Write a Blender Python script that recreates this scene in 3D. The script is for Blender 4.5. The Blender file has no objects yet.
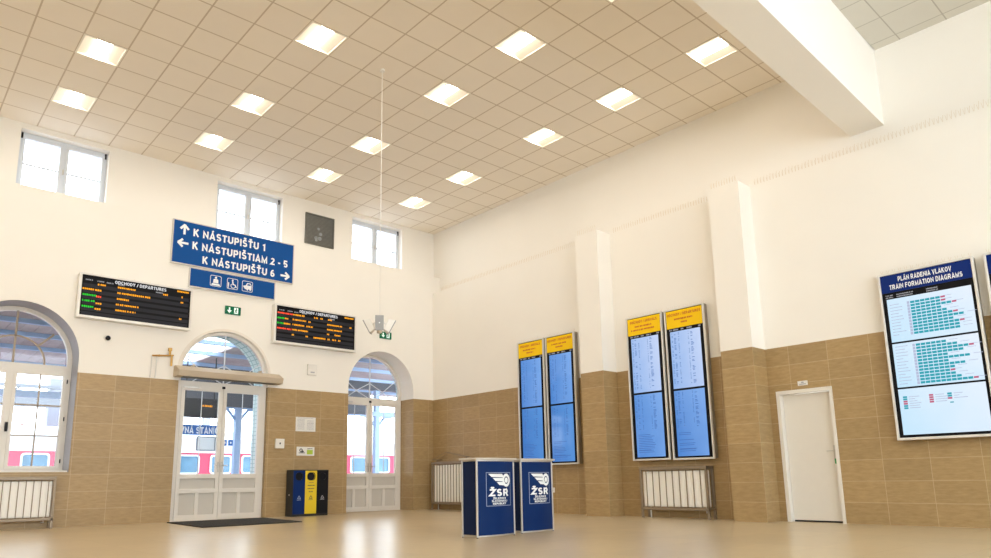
import bpy, bmesh, math, random
from mathutils import Vector, Matrix
random.seed(7)
C = bpy.context.scene.collection
PI = math.pi

# ------------------------------------------------------------------ materials
def nt(m):
    m.use_nodes = True
    return m.node_tree, m.node_tree.nodes, m.node_tree.links

def mat(name, col, rough=.5, metal=0, spec=.5, noise=0, nscale=8, emit=None, estr=0, bump=0, coat=0):
    m = bpy.data.materials.new(name); t, N, L = nt(m)
    b = N['Principled BSDF']
    b.inputs['Base Color'].default_value = (*col, 1)
    b.inputs['Roughness'].default_value = rough
    b.inputs['Metallic'].default_value = metal
    b.inputs['Specular IOR Level'].default_value = spec
    b.inputs['Coat Weight'].default_value = coat
    if emit:
        b.inputs['Emission Color'].default_value = (*emit, 1)
        b.inputs['Emission Strength'].default_value = estr
    if noise or bump:
        tc = N.new('ShaderNodeTexCoord'); nz = N.new('ShaderNodeTexNoise')
        nz.inputs['Scale'].default_value = nscale; nz.inputs['Detail'].default_value = 4
        L.new(tc.outputs['Object'], nz.inputs['Vector'])
        if noise:
            mx = N.new('ShaderNodeMix'); mx.data_type = 'RGBA'
            mx.inputs['A'].default_value = (*[c*(1-noise) for c in col], 1)
            mx.inputs['B'].default_value = (*[min(1, c*(1+noise)) for c in col], 1)
            L.new(nz.outputs['Fac'], mx.inputs['Factor']); L.new(mx.outputs['Result'], b.inputs['Base Color'])
        if bump:
            bp = N.new('ShaderNodeBump'); bp.inputs['Strength'].default_value = bump; bp.inputs['Distance'].default_value = .01
            L.new(nz.outputs['Fac'], bp.inputs['Height']); L.new(bp.outputs['Normal'], b.inputs['Normal'])
    return m

def emis(name, col, s):
    m = bpy.data.materials.new(name); t, N, L = nt(m)
    N.remove(N['Principled BSDF'])
    e = N.new('ShaderNodeEmission'); e.inputs['Color'].default_value = (*col, 1); e.inputs['Strength'].default_value = s
    L.new(e.outputs[0], N['Material Output'].inputs['Surface'])
    return m

def glass_mat(name, tint=(1, 1, 1), refl=.06):
    m = bpy.data.materials.new(name); t, N, L = nt(m)
    N.remove(N['Principled BSDF'])
    tr = N.new('ShaderNodeBsdfTransparent'); tr.inputs['Color'].default_value = (*tint, 1)
    gl = N.new('ShaderNodeBsdfGlossy'); gl.inputs['Roughness'].default_value = .02
    mx = N.new('ShaderNodeMixShader'); mx.inputs['Fac'].default_value = refl
    L.new(tr.outputs[0], mx.inputs[1]); L.new(gl.outputs[0], mx.inputs[2]); L.new(mx.outputs[0], N['Material Output'].inputs['Surface'])
    return m

def math_node(N, L, op, a, b=None):
    n = N.new('ShaderNodeMath'); n.operation = op
    for i, v in enumerate((a, b)):
        if v is None: continue
        if isinstance(v, (int, float)): n.inputs[i].default_value = v
        else: L.new(v, n.inputs[i])
    return n.outputs[0]

def wall_mat(name, axis, phase, pitch, row=.2978, top=2.68, exterior=False, plaster=(.86, .80, .70)):
    """beige stone tiles below `top`, warm plaster above; world-aligned object coordinates (walls sit at the origin)."""
    m = bpy.data.materials.new(name); t, N, L = nt(m); b = N['Principled BSDF']
    tc = N.new('ShaderNodeTexCoord'); sp = N.new('ShaderNodeSeparateXYZ'); L.new(tc.outputs['Object'], sp.inputs[0])
    ge = N.new('ShaderNodeNewGeometry'); sn = N.new('ShaderNodeSeparateXYZ'); L.new(ge.outputs['True Normal'], sn.inputs[0])
    nx = math_node(N, L, 'ABSOLUTE', sn.outputs['X']); isx = math_node(N, L, 'GREATER_THAN', nx, .6)
    # horizontal coordinate: along the face
    mu = N.new('ShaderNodeMix'); mu.data_type = 'FLOAT'
    L.new(isx, mu.inputs['Factor']); L.new(sp.outputs['X'], mu.inputs['A']); L.new(sp.outputs['Y'], mu.inputs['B'])
    u = math_node(N, L, 'SUBTRACT', mu.outputs['Result'], phase); u = math_node(N, L, 'DIVIDE', u, pitch)
    if axis == 'y':   # the bay by the corner is laid out on its own joint line
        u = math_node(N, L, 'ADD', u, math_node(N, L, 'MULTIPLY', math_node(N, L, 'GREATER_THAN', sp.outputs['Y'], -5.1), .5))
    v = math_node(N, L, 'DIVIDE', sp.outputs['Z'], row)
    def groove(w, size):
        f = math_node(N, L, 'FRACT', w); f = math_node(N, L, 'SUBTRACT', f, .5); f = math_node(N, L, 'ABSOLUTE', f)
        return math_node(N, L, 'GREATER_THAN', f, .5-.0030/size)
    g = math_node(N, L, 'MAXIMUM', groove(u, pitch), groove(v, row))
    # per tile tint
    cu = math_node(N, L, 'FLOOR', u); cv = math_node(N, L, 'FLOOR', v)
    cc = N.new('ShaderNodeCombineXYZ'); L.new(cu, cc.inputs[0]); L.new(cv, cc.inputs[1])
    wn = N.new('ShaderNodeTexWhiteNoise'); L.new(cc.outputs[0], wn.inputs['Vector'])
    mp = N.new('ShaderNodeMapping'); mp.inputs['Scale'].default_value = (3, 3, 14); L.new(tc.outputs['Object'], mp.inputs[0])
    nz = N.new('ShaderNodeTexNoise'); nz.inputs['Scale'].default_value = 2.2; nz.inputs['Detail'].default_value = 6; nz.inputs['Roughness'].default_value = .65
    L.new(mp.outputs[0], nz.inputs['Vector'])
    ramp = N.new('ShaderNodeValToRGB'); L.new(nz.outputs['Fac'], ramp.inputs[0])
    ramp.color_ramp.elements[0].position = .3; ramp.color_ramp.elements[0].color = TILE_A
    ramp.color_ramp.elements[1].position = .72; ramp.color_ramp.elements[1].color = TILE_B
    hs = N.new('ShaderNodeHueSaturation'); L.new(ramp.outputs[0], hs.inputs['Color'])
    vv = math_node(N, L, 'MULTIPLY', wn.outputs['Value'], .14); vv = math_node(N, L, 'ADD', vv, .93); L.new(vv, hs.inputs['Value'])
    mg = N.new('ShaderNodeMix'); mg.data_type = 'RGBA'; L.new(g, mg.inputs['Factor']); L.new(hs.outputs[0], mg.inputs['A']); mg.inputs['B'].default_value = (.54, .415, .26, 1)
    # plaster
    n2 = N.new('ShaderNodeTexNoise'); n2.inputs['Scale'].default_value = 1.3; L.new(tc.outputs['Object'], n2.inputs['Vector'])
    pl = N.new('ShaderNodeMix'); pl.data_type = 'RGBA'; L.new(n2.outputs['Fac'], pl.inputs['Factor'])
    pl.inputs['A'].default_value = (*[c*.975 for c in plaster], 1); pl.inputs['B'].default_value = (*[min(1, c*1.02) for c in plaster], 1)
    up = math_node(N, L, 'GREATER_THAN', sp.outputs['Z'], top)
    mm = N.new('ShaderNodeMix'); mm.data_type = 'RGBA'; L.new(up, mm.inputs['Factor']); L.new(mg.outputs['Result'], mm.inputs['A']); L.new(pl.outputs['Result'], mm.inputs['B'])
    col = mm.outputs['Result']
    if exterior:   # white glazed brick with teal joints outside the door line
        dp = math_node(N, L, 'GREATER_THAN', sp.outputs['Y'], .64)
        d1 = math_node(N, L, 'GREATER_THAN', sp.outputs['Y'], .17)
        xa = math_node(N, L, 'GREATER_THAN', sp.outputs['X'], -6.5); xb = math_node(N, L, 'LESS_THAN', sp.outputs['X'], -4.2)
        d1 = math_node(N, L, 'MULTIPLY', d1, math_node(N, L, 'MULTIPLY', xa, xb)); dp = math_node(N, L, 'MAXIMUM', dp, d1)
        zz = math_node(N, L, 'LESS_THAN', sp.outputs['Z'], 4.0); dp = math_node(N, L, 'MULTIPLY', dp, zz)
        def g2(w, size):
            f = math_node(N, L, 'FRACT', math_node(N, L, 'DIVIDE', w, size)); f = math_node(N, L, 'ABSOLUTE', math_node(N, L, 'SUBTRACT', f, .5))
            return math_node(N, L, 'GREATER_THAN', f, .43)
        gg = math_node(N, L, 'MAXIMUM', g2(sp.outputs['Z'], .085), g2(sp.outputs['Y'], .21))
        mb = N.new('ShaderNodeMix'); mb.data_type = 'RGBA'; L.new(gg, mb.inputs['Factor']); mb.inputs['A'].default_value = (.62, .74, .74, 1); mb.inputs['B'].default_value = (.27, .44, .46, 1)
        mo = N.new('ShaderNodeMix'); mo.data_type = 'RGBA'; L.new(dp, mo.inputs['Factor']); L.new(col, mo.inputs['A']); L.new(mb.outputs['Result'], mo.inputs['B']); col = mo.outputs['Result']
    L.new(col, b.inputs['Base Color'])
    ro = N.new('ShaderNodeMix'); ro.data_type = 'FLOAT'; L.new(up, ro.inputs['Factor']); ro.inputs['A'].default_value = .42; ro.inputs['B'].default_value = .85; L.new(ro.outputs['Result'], b.inputs['Roughness'])
    bp = N.new('ShaderNodeBump'); bp.inputs['Strength'].default_value = .25; bp.inputs['Distance'].default_value = .004
    inv = math_node(N, L, 'MULTIPLY', g, math_node(N, L, 'SUBTRACT', 1.0, up)); inv = math_node(N, L, 'SUBTRACT', 1.0, inv)
    L.new(inv, bp.inputs['Height']); L.new(bp.outputs['Normal'], b.inputs['Normal'])
    return m

TILE_A = (.335, .220, .095, 1); TILE_B = (.445, .308, .145, 1)
PLASTER = (.88, .845, .785)
WB = wall_mat('back_wall_finish', 'x', -7.345, .60, exterior=True, plaster=PLASTER)
WR = wall_mat('right_wall_finish', 'y', -9.65, .585, plaster=PLASTER)
WP = [wall_mat('pilaster_finish', 'y', -5.749, .585, plaster=PLASTER), wall_mat('pilaster_finish', 'y', -8.699, .585, plaster=PLASTER)]
PLAST = mat('plaster', PLASTER, .85, noise=.02, nscale=1.3)

def grid_mat(name, base, line, x0, y0, pitch, w, rough, spec=.5, var=.05, nscale=1.5, coat=0, spots=0):
    m = bpy.data.materials.new(name); t, N, L = nt(m); b = N['Principled BSDF']
    tc = N.new('ShaderNodeTexCoord'); sp = N.new('ShaderNodeSeparateXYZ'); L.new(tc.outputs['Object'], sp.inputs[0])
    def cell(o, ph):
        return math_node(N, L, 'DIVIDE', math_node(N, L, 'SUBTRACT', o, ph), pitch)
    u = cell(sp.outputs['X'], x0); v = cell(sp.outputs['Y'], y0)
    def gr(q):
        f = math_node(N, L, 'ABSOLUTE', math_node(N, L, 'SUBTRACT', math_node(N, L, 'FRACT', q), .5))
        return math_node(N, L, 'GREATER_THAN', f, .5-w/pitch/2)
    g = math_node(N, L, 'MAXIMUM', gr(u), gr(v))
    cc = N.new('ShaderNodeCombineXYZ'); L.new(math_node(N, L, 'FLOOR', u), cc.inputs[0]); L.new(math_node(N, L, 'FLOOR', v), cc.inputs[1])
    wn = N.new('ShaderNodeTexWhiteNoise'); L.new(cc.outputs[0], wn.inputs['Vector'])
    nz = N.new('ShaderNodeTexNoise'); nz.inputs['Scale'].default_value = nscale; nz.inputs['Detail'].default_value = 5; L.new(tc.outputs['Object'], nz.inputs['Vector'])
    s = math_node(N, L, 'ADD', math_node(N, L, 'MULTIPLY', wn.outputs['Value'], .4), math_node(N, L, 'MULTIPLY', nz.outputs['Fac'], .6))
    mx = N.new('ShaderNodeMix'); mx.data_type = 'RGBA'; L.new(s, mx.inputs['Factor'])
    mx.inputs['A'].default_value = (*[c*(1-var) for c in base], 1); mx.inputs['B'].default_value = (*[min(1, c*(1+var)) for c in base], 1)
    mg = N.new('ShaderNodeMix'); mg.data_type = 'RGBA'; L.new(g, mg.inputs['Factor']); L.new(mx.outputs['Result'], mg.inputs['A']); mg.inputs['B'].default_value = (*line, 1)
    L.new(mg.outputs['Result'], b.inputs['Base Color'])
    b.inputs['Roughness'].default_value = rough; b.inputs['Specular IOR Level'].default_value = spec; b.inputs['Coat Weight'].default_value = coat
    bp = N.new('ShaderNodeBump'); bp.inputs['Strength'].default_value = .2; bp.inputs['Distance'].default_value = .003
    L.new(math_node(N, L, 'SUBTRACT', 1.0, g), bp.inputs['Height']); L.new(bp.outputs['Normal'], b.inputs['Normal'])
    return m

M = dict(
    floor=grid_mat('floor_tiles', (.56, .44, .275), (.47, .365, .22), 0, 0, .6, .006, .28, .5, .10, 7),
    ceil=grid_mat('ceiling_tiles', (.88, .81, .71), (.60, .505, .395), -1.752, -1.488, .6, .022, .85, .2, .035, 3),
    ceil_shade=grid_mat('shaded_ceiling_tiles', (.62, .59, .52), (.42, .39, .33), -1.752, -1.488, .6, .017, .85, .2, .035, 3),  # same tiles as the main bay; dimmer front light painted into the colour
    white=mat('white_paint', (.80, .77, .72), .45, noise=.02),
    door=mat('white_door_lacquer', (.78, .74, .67), .4, noise=.02),
    pvc=mat('backlit_white_plastic', (.66, .70, .76), .35),  # bluish backlit tone of the frames put into the colour
    pvcw=mat('pale_door_frame', (.76, .72, .66), .4, noise=.02),
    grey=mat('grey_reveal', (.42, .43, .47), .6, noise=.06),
    recess=mat('shaded_door_panel', (.60, .56, .50), .5, noise=.02),  # frame colour darkened: shadow in the panel recesses is painted in
    alu=mat('aluminium', (.62, .60, .57), .35, .7),
    housing=mat('shaded_display_housing', (.30, .265, .215), .5, .2),  # dark tone carries the shade on the housing sides
    frame=mat('silver_frame', (.76, .74, .70), .4, .2),
    steel=mat('guard_steel', (.29, .225, .155), .42, .4, noise=.08, nscale=20),
    dark=mat('dark_metal', (.03, .03, .035), .5, spec=0.12),
    black=mat('black_plastic', (.012, .012, .014), .35, spec=0.12),
    bezel=mat('screen_bezel', (.006, .006, .008), .4, spec=0.12),
    rad=mat('radiator_enamel', (.93, .90, .84), .4),
    blue=mat('sign_blue', (.006, .075, .29), .4, noise=.03, spec=0.12),
    kblue=mat('kiosk_blue', (.004, .024, .110), .38, noise=.05, spec=0.12),
    kside=mat('kiosk_side', (.006, .015, .055), .5, noise=.08, nscale=60, spec=0.12),
    sw=mat('sign_white', (.86, .88, .90), .5),
    kline=mat('kiosk_logo_line', (.30, .36, .50), .5),
    beige=mat('beige_sheet', (.54, .45, .34), .5),
    brass=mat('brass', (.55, .33, .10), .35, .8),
    green=mat('exit_green', (.004, .10, .045), .5, emit=(.0, .16, .07), estr=.25, spec=0.12),
    exitw=mat('exit_symbol', (.8, .9, .85), .5, emit=(.7, .9, .8), estr=.4),
    vent=mat('vent_grey', (.15, .145, .125), .7, noise=.1, nscale=15),
    ventl=mat('vent_mesh', (.21, .205, .19), .6, noise=.25, nscale=9),
    paper=mat('paper', (.80, .78, .74), .6),
    print=mat('printed_ink', (.42, .42, .44), .7),
    ink=mat('dark_ink', (.05, .05, .06), .7),
    lime=mat('lime', (.42, .58, .05), .6),
    yel=mat('bin_yellow', (.80, .58, .02), .4),
    binblue=mat('bin_blue', (.005, .025, .13), .4, spec=0.12),
    binside=mat('bin_side', (.045, .043, .04), .5, spec=0.12),
    yhead=mat('header_yellow', (.82, .52, .01), .5, emit=(.9, .56, .01), estr=.12, spec=0.12),
    orange=mat('header_text', (.55, .075, .003), .5),
    navy=mat('header_navy', (.004, .018, .115), .4, emit=(.004, .02, .14), estr=.3, spec=0.12),
    mat=mat('door_mat', (.02, .018, .016), .95, noise=.3, nscale=90, bump=.6),
    glass=glass_mat('window_glass', (.97, .99, 1), .04),
    lamp=emis('lamp_core', (1.0, .92, .79), 27),
    wing=mat('lamp_wing', (.55, .50, .42), .5, emit=(1, .86, .64), estr=.35),
    lampframe=mat('lamp_rim', (.85, .80, .70), .5),
    led_row=mat('led_row', (.026, .027, .035), .5, spec=0.12),
    led_o=emis('led_amber', (1.0, .40, .02), 1.15),
    led_g=emis('led_green', (.04, .75, .05), .9),
    led_r=emis('led_red', (1.0, .09, .04), 1.3),
    led_w=emis('led_white', (.8, .8, .82), .42),
    led_t=emis('led_title', (.85, .85, .86), .9),
    speaker=mat('speaker_white', (.80, .78, .74), .5),
    spgrille=mat('speaker_grille', (.33, .33, .33), .6, noise=.1, nscale=200),
    spike=mat('spike_plastic', (.70, .58, .44), .5),
    wood=mat('canopy_boards', (.40, .33, .33), .8, noise=.35, nscale=3),
    steelblue=mat('canopy_steel', (.34, .46, .66), .6),
    fascia=mat('canopy_fascia', (.10, .105, .12), .7, spec=0.12),
    platform=mat('platform_asphalt', (.42, .42, .44), .9, noise=.1),
    red=mat('train_red', (.66, .055, .13), .4),
    trainw=mat('train_white', (.85, .87, .88), .4),
    tglass=mat('train_glass', (.10, .24, .36), .2, noise=.5, nscale=1.6),
    tgrey=mat('train_underframe', (.22, .24, .27), .7),
    sblue=mat('station_sign_blue', (.05, .16, .46), .5, spec=0.12),
    tile=mat('roof_tile', (.20, .115, .105), .8, noise=.15),
    hwall=mat('house_wall', (.16, .165, .165), .8),
    handle=mat('handle_steel', (.6, .58, .54), .3, .8),
    tagg=mat('green_tag', (.05, .35, .10), .5),
)
def screen_mat(name, a, b, s):
    m = bpy.data.materials.new(name); t, N, L = nt(m); N.remove(N['Principled BSDF'])
    tc = N.new('ShaderNodeTexCoord'); sp = N.new('ShaderNodeSeparateXYZ'); L.new(tc.outputs['Generated'], sp.inputs[0])
    nz = N.new('ShaderNodeTexNoise'); nz.inputs['Scale'].default_value = 2.0; L.new(tc.outputs['Object'], nz.inputs['Vector'])
    f = math_node(N, L, 'ADD', math_node(N, L, 'MULTIPLY', sp.outputs['X'], .55), math_node(N, L, 'MULTIPLY', sp.outputs['Z'], .30))
    f = math_node(N, L, 'ADD', f, math_node(N, L, 'MULTIPLY', math_node(N, L, 'SUBTRACT', nz.outputs['Fac'], .5), .5))
    mx = N.new('ShaderNodeMix'); mx.data_type = 'RGBA'; L.new(f, mx.inputs['Factor']); mx.inputs['A'].default_value = (*a, 1); mx.inputs['B'].default_value = (*b, 1)
    e = N.new('ShaderNodeEmission'); e.inputs['Strength'].default_value = s; L.new(mx.outputs['Result'], e.inputs['Color'])
    g = N.new('ShaderNodeBsdfGlossy'); g.inputs['Roughness'].default_value = .08
    ms = N.new('ShaderNodeMixShader'); ms.inputs['Fac'].default_value = .04
    L.new(e.outputs[0], ms.inputs[1]); L.new(g.outputs[0], ms.inputs[2]); L.new(ms.outputs[0], N['Material Output'].inputs['Surface'])
    return m
M['scr_a'] = screen_mat('screen_blue', (.07, .24, .66), (.24, .46, .90), .9)
M['scr_b'] = screen_mat('screen_pale', (.26, .46, .86), (.66, .76, 1.0), .9)
M['scr_d'] = screen_mat('screen_deep', (.05, .19, .56), (.11, .33, .76), .9)
M['scr_w'] = screen_mat('screen_white', (.55, .80, .98), (.84, .90, 1.0), .95)
M['tx_b'] = emis('screen_text_blue', (.07, .16, .44), .9)
M['tx_k'] = emis('screen_text_dark', (.16, .24, .42), .8)
M['tx_t'] = emis('screen_text_teal', (.04, .40, .50), .85)
M['tx_r'] = emis('screen_text_red', (.62, .16, .26), .8)
M['tx_p'] = emis('screen_column_grey', (.50, .54, .72), .9)

# ------------------------------------------------------------------ mesh helpers
class MB:
    def __init__(s): s.b = bmesh.new()
    def quadbox(s, v8):
        vs = [s.b.verts.new(v) for v in v8]
        for f in ((0,3,2,1),(4,5,6,7),(0,1,5,4),(1,2,6,5),(2,3,7,6),(3,0,4,7)): s.b.faces.new([vs[i] for i in f])
        return s
    def box(s, x0, x1, y0, y1, z0, z1):
        return s.quadbox([(x0,y0,z0),(x1,y0,z0),(x1,y1,z0),(x0,y1,z0),(x0,y0,z1),(x1,y0,z1),(x1,y1,z1),(x0,y1,z1)])
    def rect(s, x0, x1, z0, z1, y):     # flat quad facing -y
        s.b.faces.new([s.b.verts.new(p) for p in ((x0,y,z0),(x1,y,z0),(x1,y,z1),(x0,y,z1))]); return s
    def poly(s, pts, y):
        s.b.faces.new([s.b.verts.new((p[0], y, p[1])) for p in pts]); return s
    def prism(s, pts, y0, y1):          # xz polygon (counter-clockwise seen from -y) extruded
        a = [s.b.verts.new((p[0], y0, p[1])) for p in pts]; c = [s.b.verts.new((p[0], y1, p[1])) for p in pts]
        s.b.faces.new(a); s.b.faces.new(c[::-1]); n = len(pts)
        for i in range(n): s.b.faces.new((a[i], c[i], c[(i+1)%n], a[(i+1)%n]))
        return s
    def prism_z(s, pts, z0, z1):
        a = [s.b.verts.new((p[0], p[1], z0)) for p in pts]; c = [s.b.verts.new((p[0], p[1], z1)) for p in pts]
        s.b.faces.new(a[::-1]); s.b.faces.new(c); n = len(pts)
        for i in range(n): s.b.faces.new((a[i], a[(i+1)%n], c[(i+1)%n], c[i]))
        return s
    def tube(s, pts, r, n=8, r2=None):
        pts = [Vector(p) for p in pts]; rings = []
        for i, p in enumerate(pts):
            d = (pts[min(i+1, len(pts)-1)]-pts[max(i-1, 0)]).normalized()
            u = d.orthogonal().normalized() if i == 0 else (pu-d*pu.dot(d)).normalized()
            pu = u; v = d.cross(u); rr = r if r2 is None else r+(r2-r)*i/(len(pts)-1)
            rings.append([s.b.verts.new(p+rr*(u*math.cos(2*PI*k/n)+v*math.sin(2*PI*k/n))) for k in range(n)])
        for a, c in zip(rings, rings[1:]):
            for k in range(n): s.b.faces.new((a[k], a[(k+1)%n], c[(k+1)%n], c[k]))
        s.b.faces.new(rings[0][::-1]); s.b.faces.new(rings[-1]); return s
    def disc(s, cx, cz, r, y, n=20, r_in=0, a0=0, a1=2*PI, sx=1):
        for k in range(n):
            t0 = a0+(a1-a0)*k/n; t1 = a0+(a1-a0)*(k+1)/n
            P = lambda rr, t: (cx+sx*rr*math.cos(t), cz+rr*math.sin(t))
            if r_in: s.poly([P(r_in, t1), P(r_in, t0), P(r, t0), P(r, t1)], y)
            else: s.poly([(cx, cz), P(r, t0), P(r, t1)], y)
        return s
    def bar(s, a, b, w, y):             # flat stroke between two xz points
        a = Vector((a[0], a[1])); b = Vector((b[0], b[1])); d = (b-a).normalized(); n = Vector((-d.y, d.x))*w/2
        return s.poly([a-n, b-n, b+n, a+n], y)
    def bar3(s, a, b, w, y0, y1):
        a = Vector((a[0], a[1])); b = Vector((b[0], b[1])); d = (b-a).normalized(); n = Vector((-d.y, d.x))*w/2
        return s.prism([a-n, b-n, b+n, a+n], y0, y1)
    def build(s, name, m, parent=None, bevel=0, loc=None, smooth=False):
        me = bpy.data.meshes.new(name); bmesh.ops.recalc_face_normals(s.b, faces=s.b.faces[:]) if bevel is not None and bevel >= 0 and not getattr(s, 'flat', False) else None
        if smooth:
            for f in s.b.faces: f.smooth = True
        s.b.to_mesh(me); s.b.free(); me.materials.append(m)
        return link(name, me, parent, bevel or 0, loc)
def FL():
    b = MB(); b.flat = True; return b

def link(name, me, parent=None, bevel=0, loc=None):
    o = bpy.data.objects.new(name, me); C.objects.link(o)
    if parent: o.parent = parent
    if loc: o.location = loc
    if bevel:
        md = o.modifiers.new('bevel', 'BEVEL'); md.width = bevel; md.segments = 2; md.limit_method = 'ANGLE'
    return o

def slab(name, outline, holes, y0, y1, m, parent=None, bevel=0):
    """flat plate in the xz plane with holes, y0..y1 thick"""
    cu = bpy.data.curves.new('tmp', 'CURVE'); cu.dimensions = '2D'; cu.fill_mode = 'BOTH'; cu.extrude = (y1-y0)/2
    for pts in [outline]+holes:
        sp = cu.splines.new('POLY'); sp.points.add(len(pts)-1)
        for p, q in zip(sp.points, pts): p.co = (q[0], q[1], 0, 1)
        sp.use_cyclic_u = True
    to = bpy.data.objects.new('tmp', cu); C.objects.link(to); bpy.context.view_layer.update()
    me = bpy.data.meshes.new_from_object(to.evaluated_get(bpy.context.evaluated_depsgraph_get()))
    bpy.data.objects.remove(to); bpy.data.curves.remove(cu)
    me.transform(Matrix.Translation((0, (y0+y1)/2, 0)) @ Matrix.Rotation(PI/2, 4, 'X'))
    b = bmesh.new(); b.from_mesh(me); bmesh.ops.remove_doubles(b, verts=b.verts[:], dist=1e-5); bmesh.ops.recalc_face_normals(b, faces=b.faces[:])
    b.to_mesh(me); b.free(); me.name = name; me.materials.clear(); me.materials.append(m)
    for p in me.polygons: p.use_smooth = False
    return link(name, me, parent, bevel)

def arcp(cx, cz, rx, rz, a0, a1, n=8):
    return [(cx+rx*math.cos(math.radians(a0+(a1-a0)*k/n)), cz+rz*math.sin(math.radians(a0+(a1-a0)*k/n))) for k in range(n+1)]
def glyph(ch, t):
    """centre-line strokes of a plain bold sans capital of height 1; returns advance width and strokes"""
    e = t/2; H1 = 1-e; m = .5
    O = arcp(.38, .5, .38-e, .5-e, 90, 450, 20)
    G = {
     'A': (.74, [[(e*.7, 0), (.37, H1+e*.6), (.74-e*.7, 0)], [(.18, .27), (.56, .27)]]),
     'B': (.68, [[(e, m), (.42, m)]+arcp(.42, .75-e/2, .20, .25-e/2, -90, 90)+[(e, H1), (e, e), (.42, e)]+arcp(.42, .25+e/2, .24-e*.4, .25-e/2, -90, 90)+[(e, m)]]),
     'C': (.72, [arcp(.38, .5, .38-e, .5-e, 42, 318, 16)]),
     'D': (.72, [[(e, e), (e, H1), (.34, H1)]+arcp(.34, .5, .38-e, .5-e, 90, -90, 12)+[(e, e)]]),
     'E': (.64, [[(.64, H1), (e, H1), (e, e), (.65, e)], [(e, .52), (.58, .52)]]),
     'F': (.60, [[(.60, H1), (e, H1), (e, 0)], [(e, .5), (.54, .5)]]),
     'G': (.76, [arcp(.39, .5, .39-e, .5-e, 48, 360, 16)[:-2]+[(.76-e, .14), (.76-e, .46), (.44, .46)]]),
     'H': (.72, [[(e, 0), (e, 1)], [(.72-e, 0), (.72-e, 1)], [(e, .53), (.72-e, .53)]]),
     'I': (t, [[(e, 0), (e, 1)]]),
     'J': (.56, [[(.56-e, 1), (.56-e, .3)]+arcp(.29, .30, .27-e, .30-e, 0, -170, 8)]),
     'K': (.74, [[(e, 0), (e, 1)], [(.70-e, 1), (e, .38)], [(.27, .56), (.74-e, 0)]]),
     'L': (.60, [[(e, 1), (e, e), (.60, e)]]),
     'M': (.84, [[(e, 0), (e, H1-.02), (.42, .12), (.84-e, H1-.02), (.84-e, 0)]]),
     'N': (.72, [[(e, 0), (e, H1-.04), (.72-e, .04+e), (.72-e, 1)]]),
     'O': (.76, [O]),
     'P': (.66, [[(e, 0), (e, H1), (.40, H1)]+arcp(.40, .70-e/2+.02, .26-e, .28-e/2, 90, -90)+[(e, .42)]]),
     'R': (.74, [[(e, 0), (e, H1), (.42, H1)]+arcp(.42, .71-e/2+.02, .26-e, .27-e/2, 90, -90)+[(e, .45)], [(.40, .45), (.74-e, 0)]]),
     'S': (.66, [arcp(.33, .74-e/2+.01, .31-e, .26-e/2, 25, 255, 12)+arcp(.33, .26+e/2-.01, .33-e, .26-e/2, 75, -155, 12)]),
     'T': (.64, [[(0, H1), (.64, H1)], [(.32, H1), (.32, 0)]]),
     'U': (.72, [[(e, 1), (e, .36)]+arcp(.36, .36, .36-e, .36-e, 180, 360, 10)+[(.72-e, 1)]]),
     'V': (.72, [[(e*.7, 1), (.36, e*.3), (.72-e*.7, 1)]]),
     'Y': (.70, [[(e*.7, 1), (.35, .42), (.70-e*.7, 1)], [(.35, .45), (.35, 0)]]),
     'Z': (.64, [[(.02, H1), (.60, H1), (.05, e), (.64, e)]]),
     '1': (.56, [[(.10, .74), (.34, H1-.02), (.34, 0)]]),
     '2': (.60, [arcp(.30, .70, .28-e, .30-e, 165, -38, 10)+[(.06, e), (.60, e)]]),
     '5': (.60, [[(.54, H1), (.13, H1), (.08, .50)]+arcp(.29, .32, .31-e, .32-e, 120, -155, 12)]),
     '6': (.62, [arcp(.31, .32, .31-e, .32-e, 0, 360, 16), arcp(.40, .40, .40-e, .60-e, 180, 78, 8)]),
     '-': (.36, [[(.02, .42), (.34, .42)]]), '/': (.36, [[(.02, 0), (.34, 1)]]), ' ': (.22, []),
    }
    return G[ch]
def text(name, s, size, m, parent, x, z, y, align='LEFT', weight=.19, sx=1, gap=.13):
    """capitals drawn as flat strokes on the plane y; `size` is the cap height, centred on z"""
    base = {'Á': ('A', 'a'), 'Í': ('I', 'a'), 'Š': ('S', 'v'), 'Ť': ('T', 'v'), 'Ž': ('Z', 'v')}
    b = FL(); pen = 0; G = []; t = weight
    for ch in s:
        c, acc = base.get(ch, (ch, None)); w, st = glyph(c, t); st = [list(q) for q in st]
        if acc == 'a': st.append([(w/2-.04, 1.06), (w/2+.10, 1.25)])
        if acc == 'v': st.append([(w/2-.16, 1.25), (w/2, 1.10), (w/2+.16, 1.25)])
        for q in st: G.append([(px+pen, pz) for px, pz in q])
        pen += w+gap
    tot = (pen-gap)*size*sx; ox = x-(tot/2 if align == 'CENTER' else 0); k = 0
    for q in G:
        p = [Vector(a) for a in q]; n = len(p); h = t/2; closed = (p[0]-p[-1]).length < 1e-6
        Lf, Rt = [], []
        for i in range(n):
            d0 = (p[i]-p[i-1]) if i else ((p[0]-p[-2]) if closed else p[1]-p[0])
            d1 = (p[i+1]-p[i]) if i < n-1 else ((p[1]-p[0]) if closed else p[-1]-p[-2])
            d0 = d0.normalized(); d1 = d1.normalized(); mdir = (d0+d1)
            mdir = mdir.normalized() if mdir.length > 1e-4 else d0
            nn = Vector((-mdir.y, mdir.x)); ca = max(.42, nn.dot(Vector((-d0.y, d0.x)))); o = nn*h/ca
            Lf.append(p[i]+o); Rt.append(p[i]-o)
        k += 1; yy = y-.00012*(k % 4)
        V = lambda v: b.b.verts.new((ox+v.x*size*sx, yy, z+(v.y-.5)*size))
        a_ = [V(v) for v in Lf]; c_ = [V(v) for v in Rt]
        for i in range(n-1):
            b.b.faces.new((c_[i], c_[i+1], a_[i+1], a_[i]))
    return b.build(name, m, parent)

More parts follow.
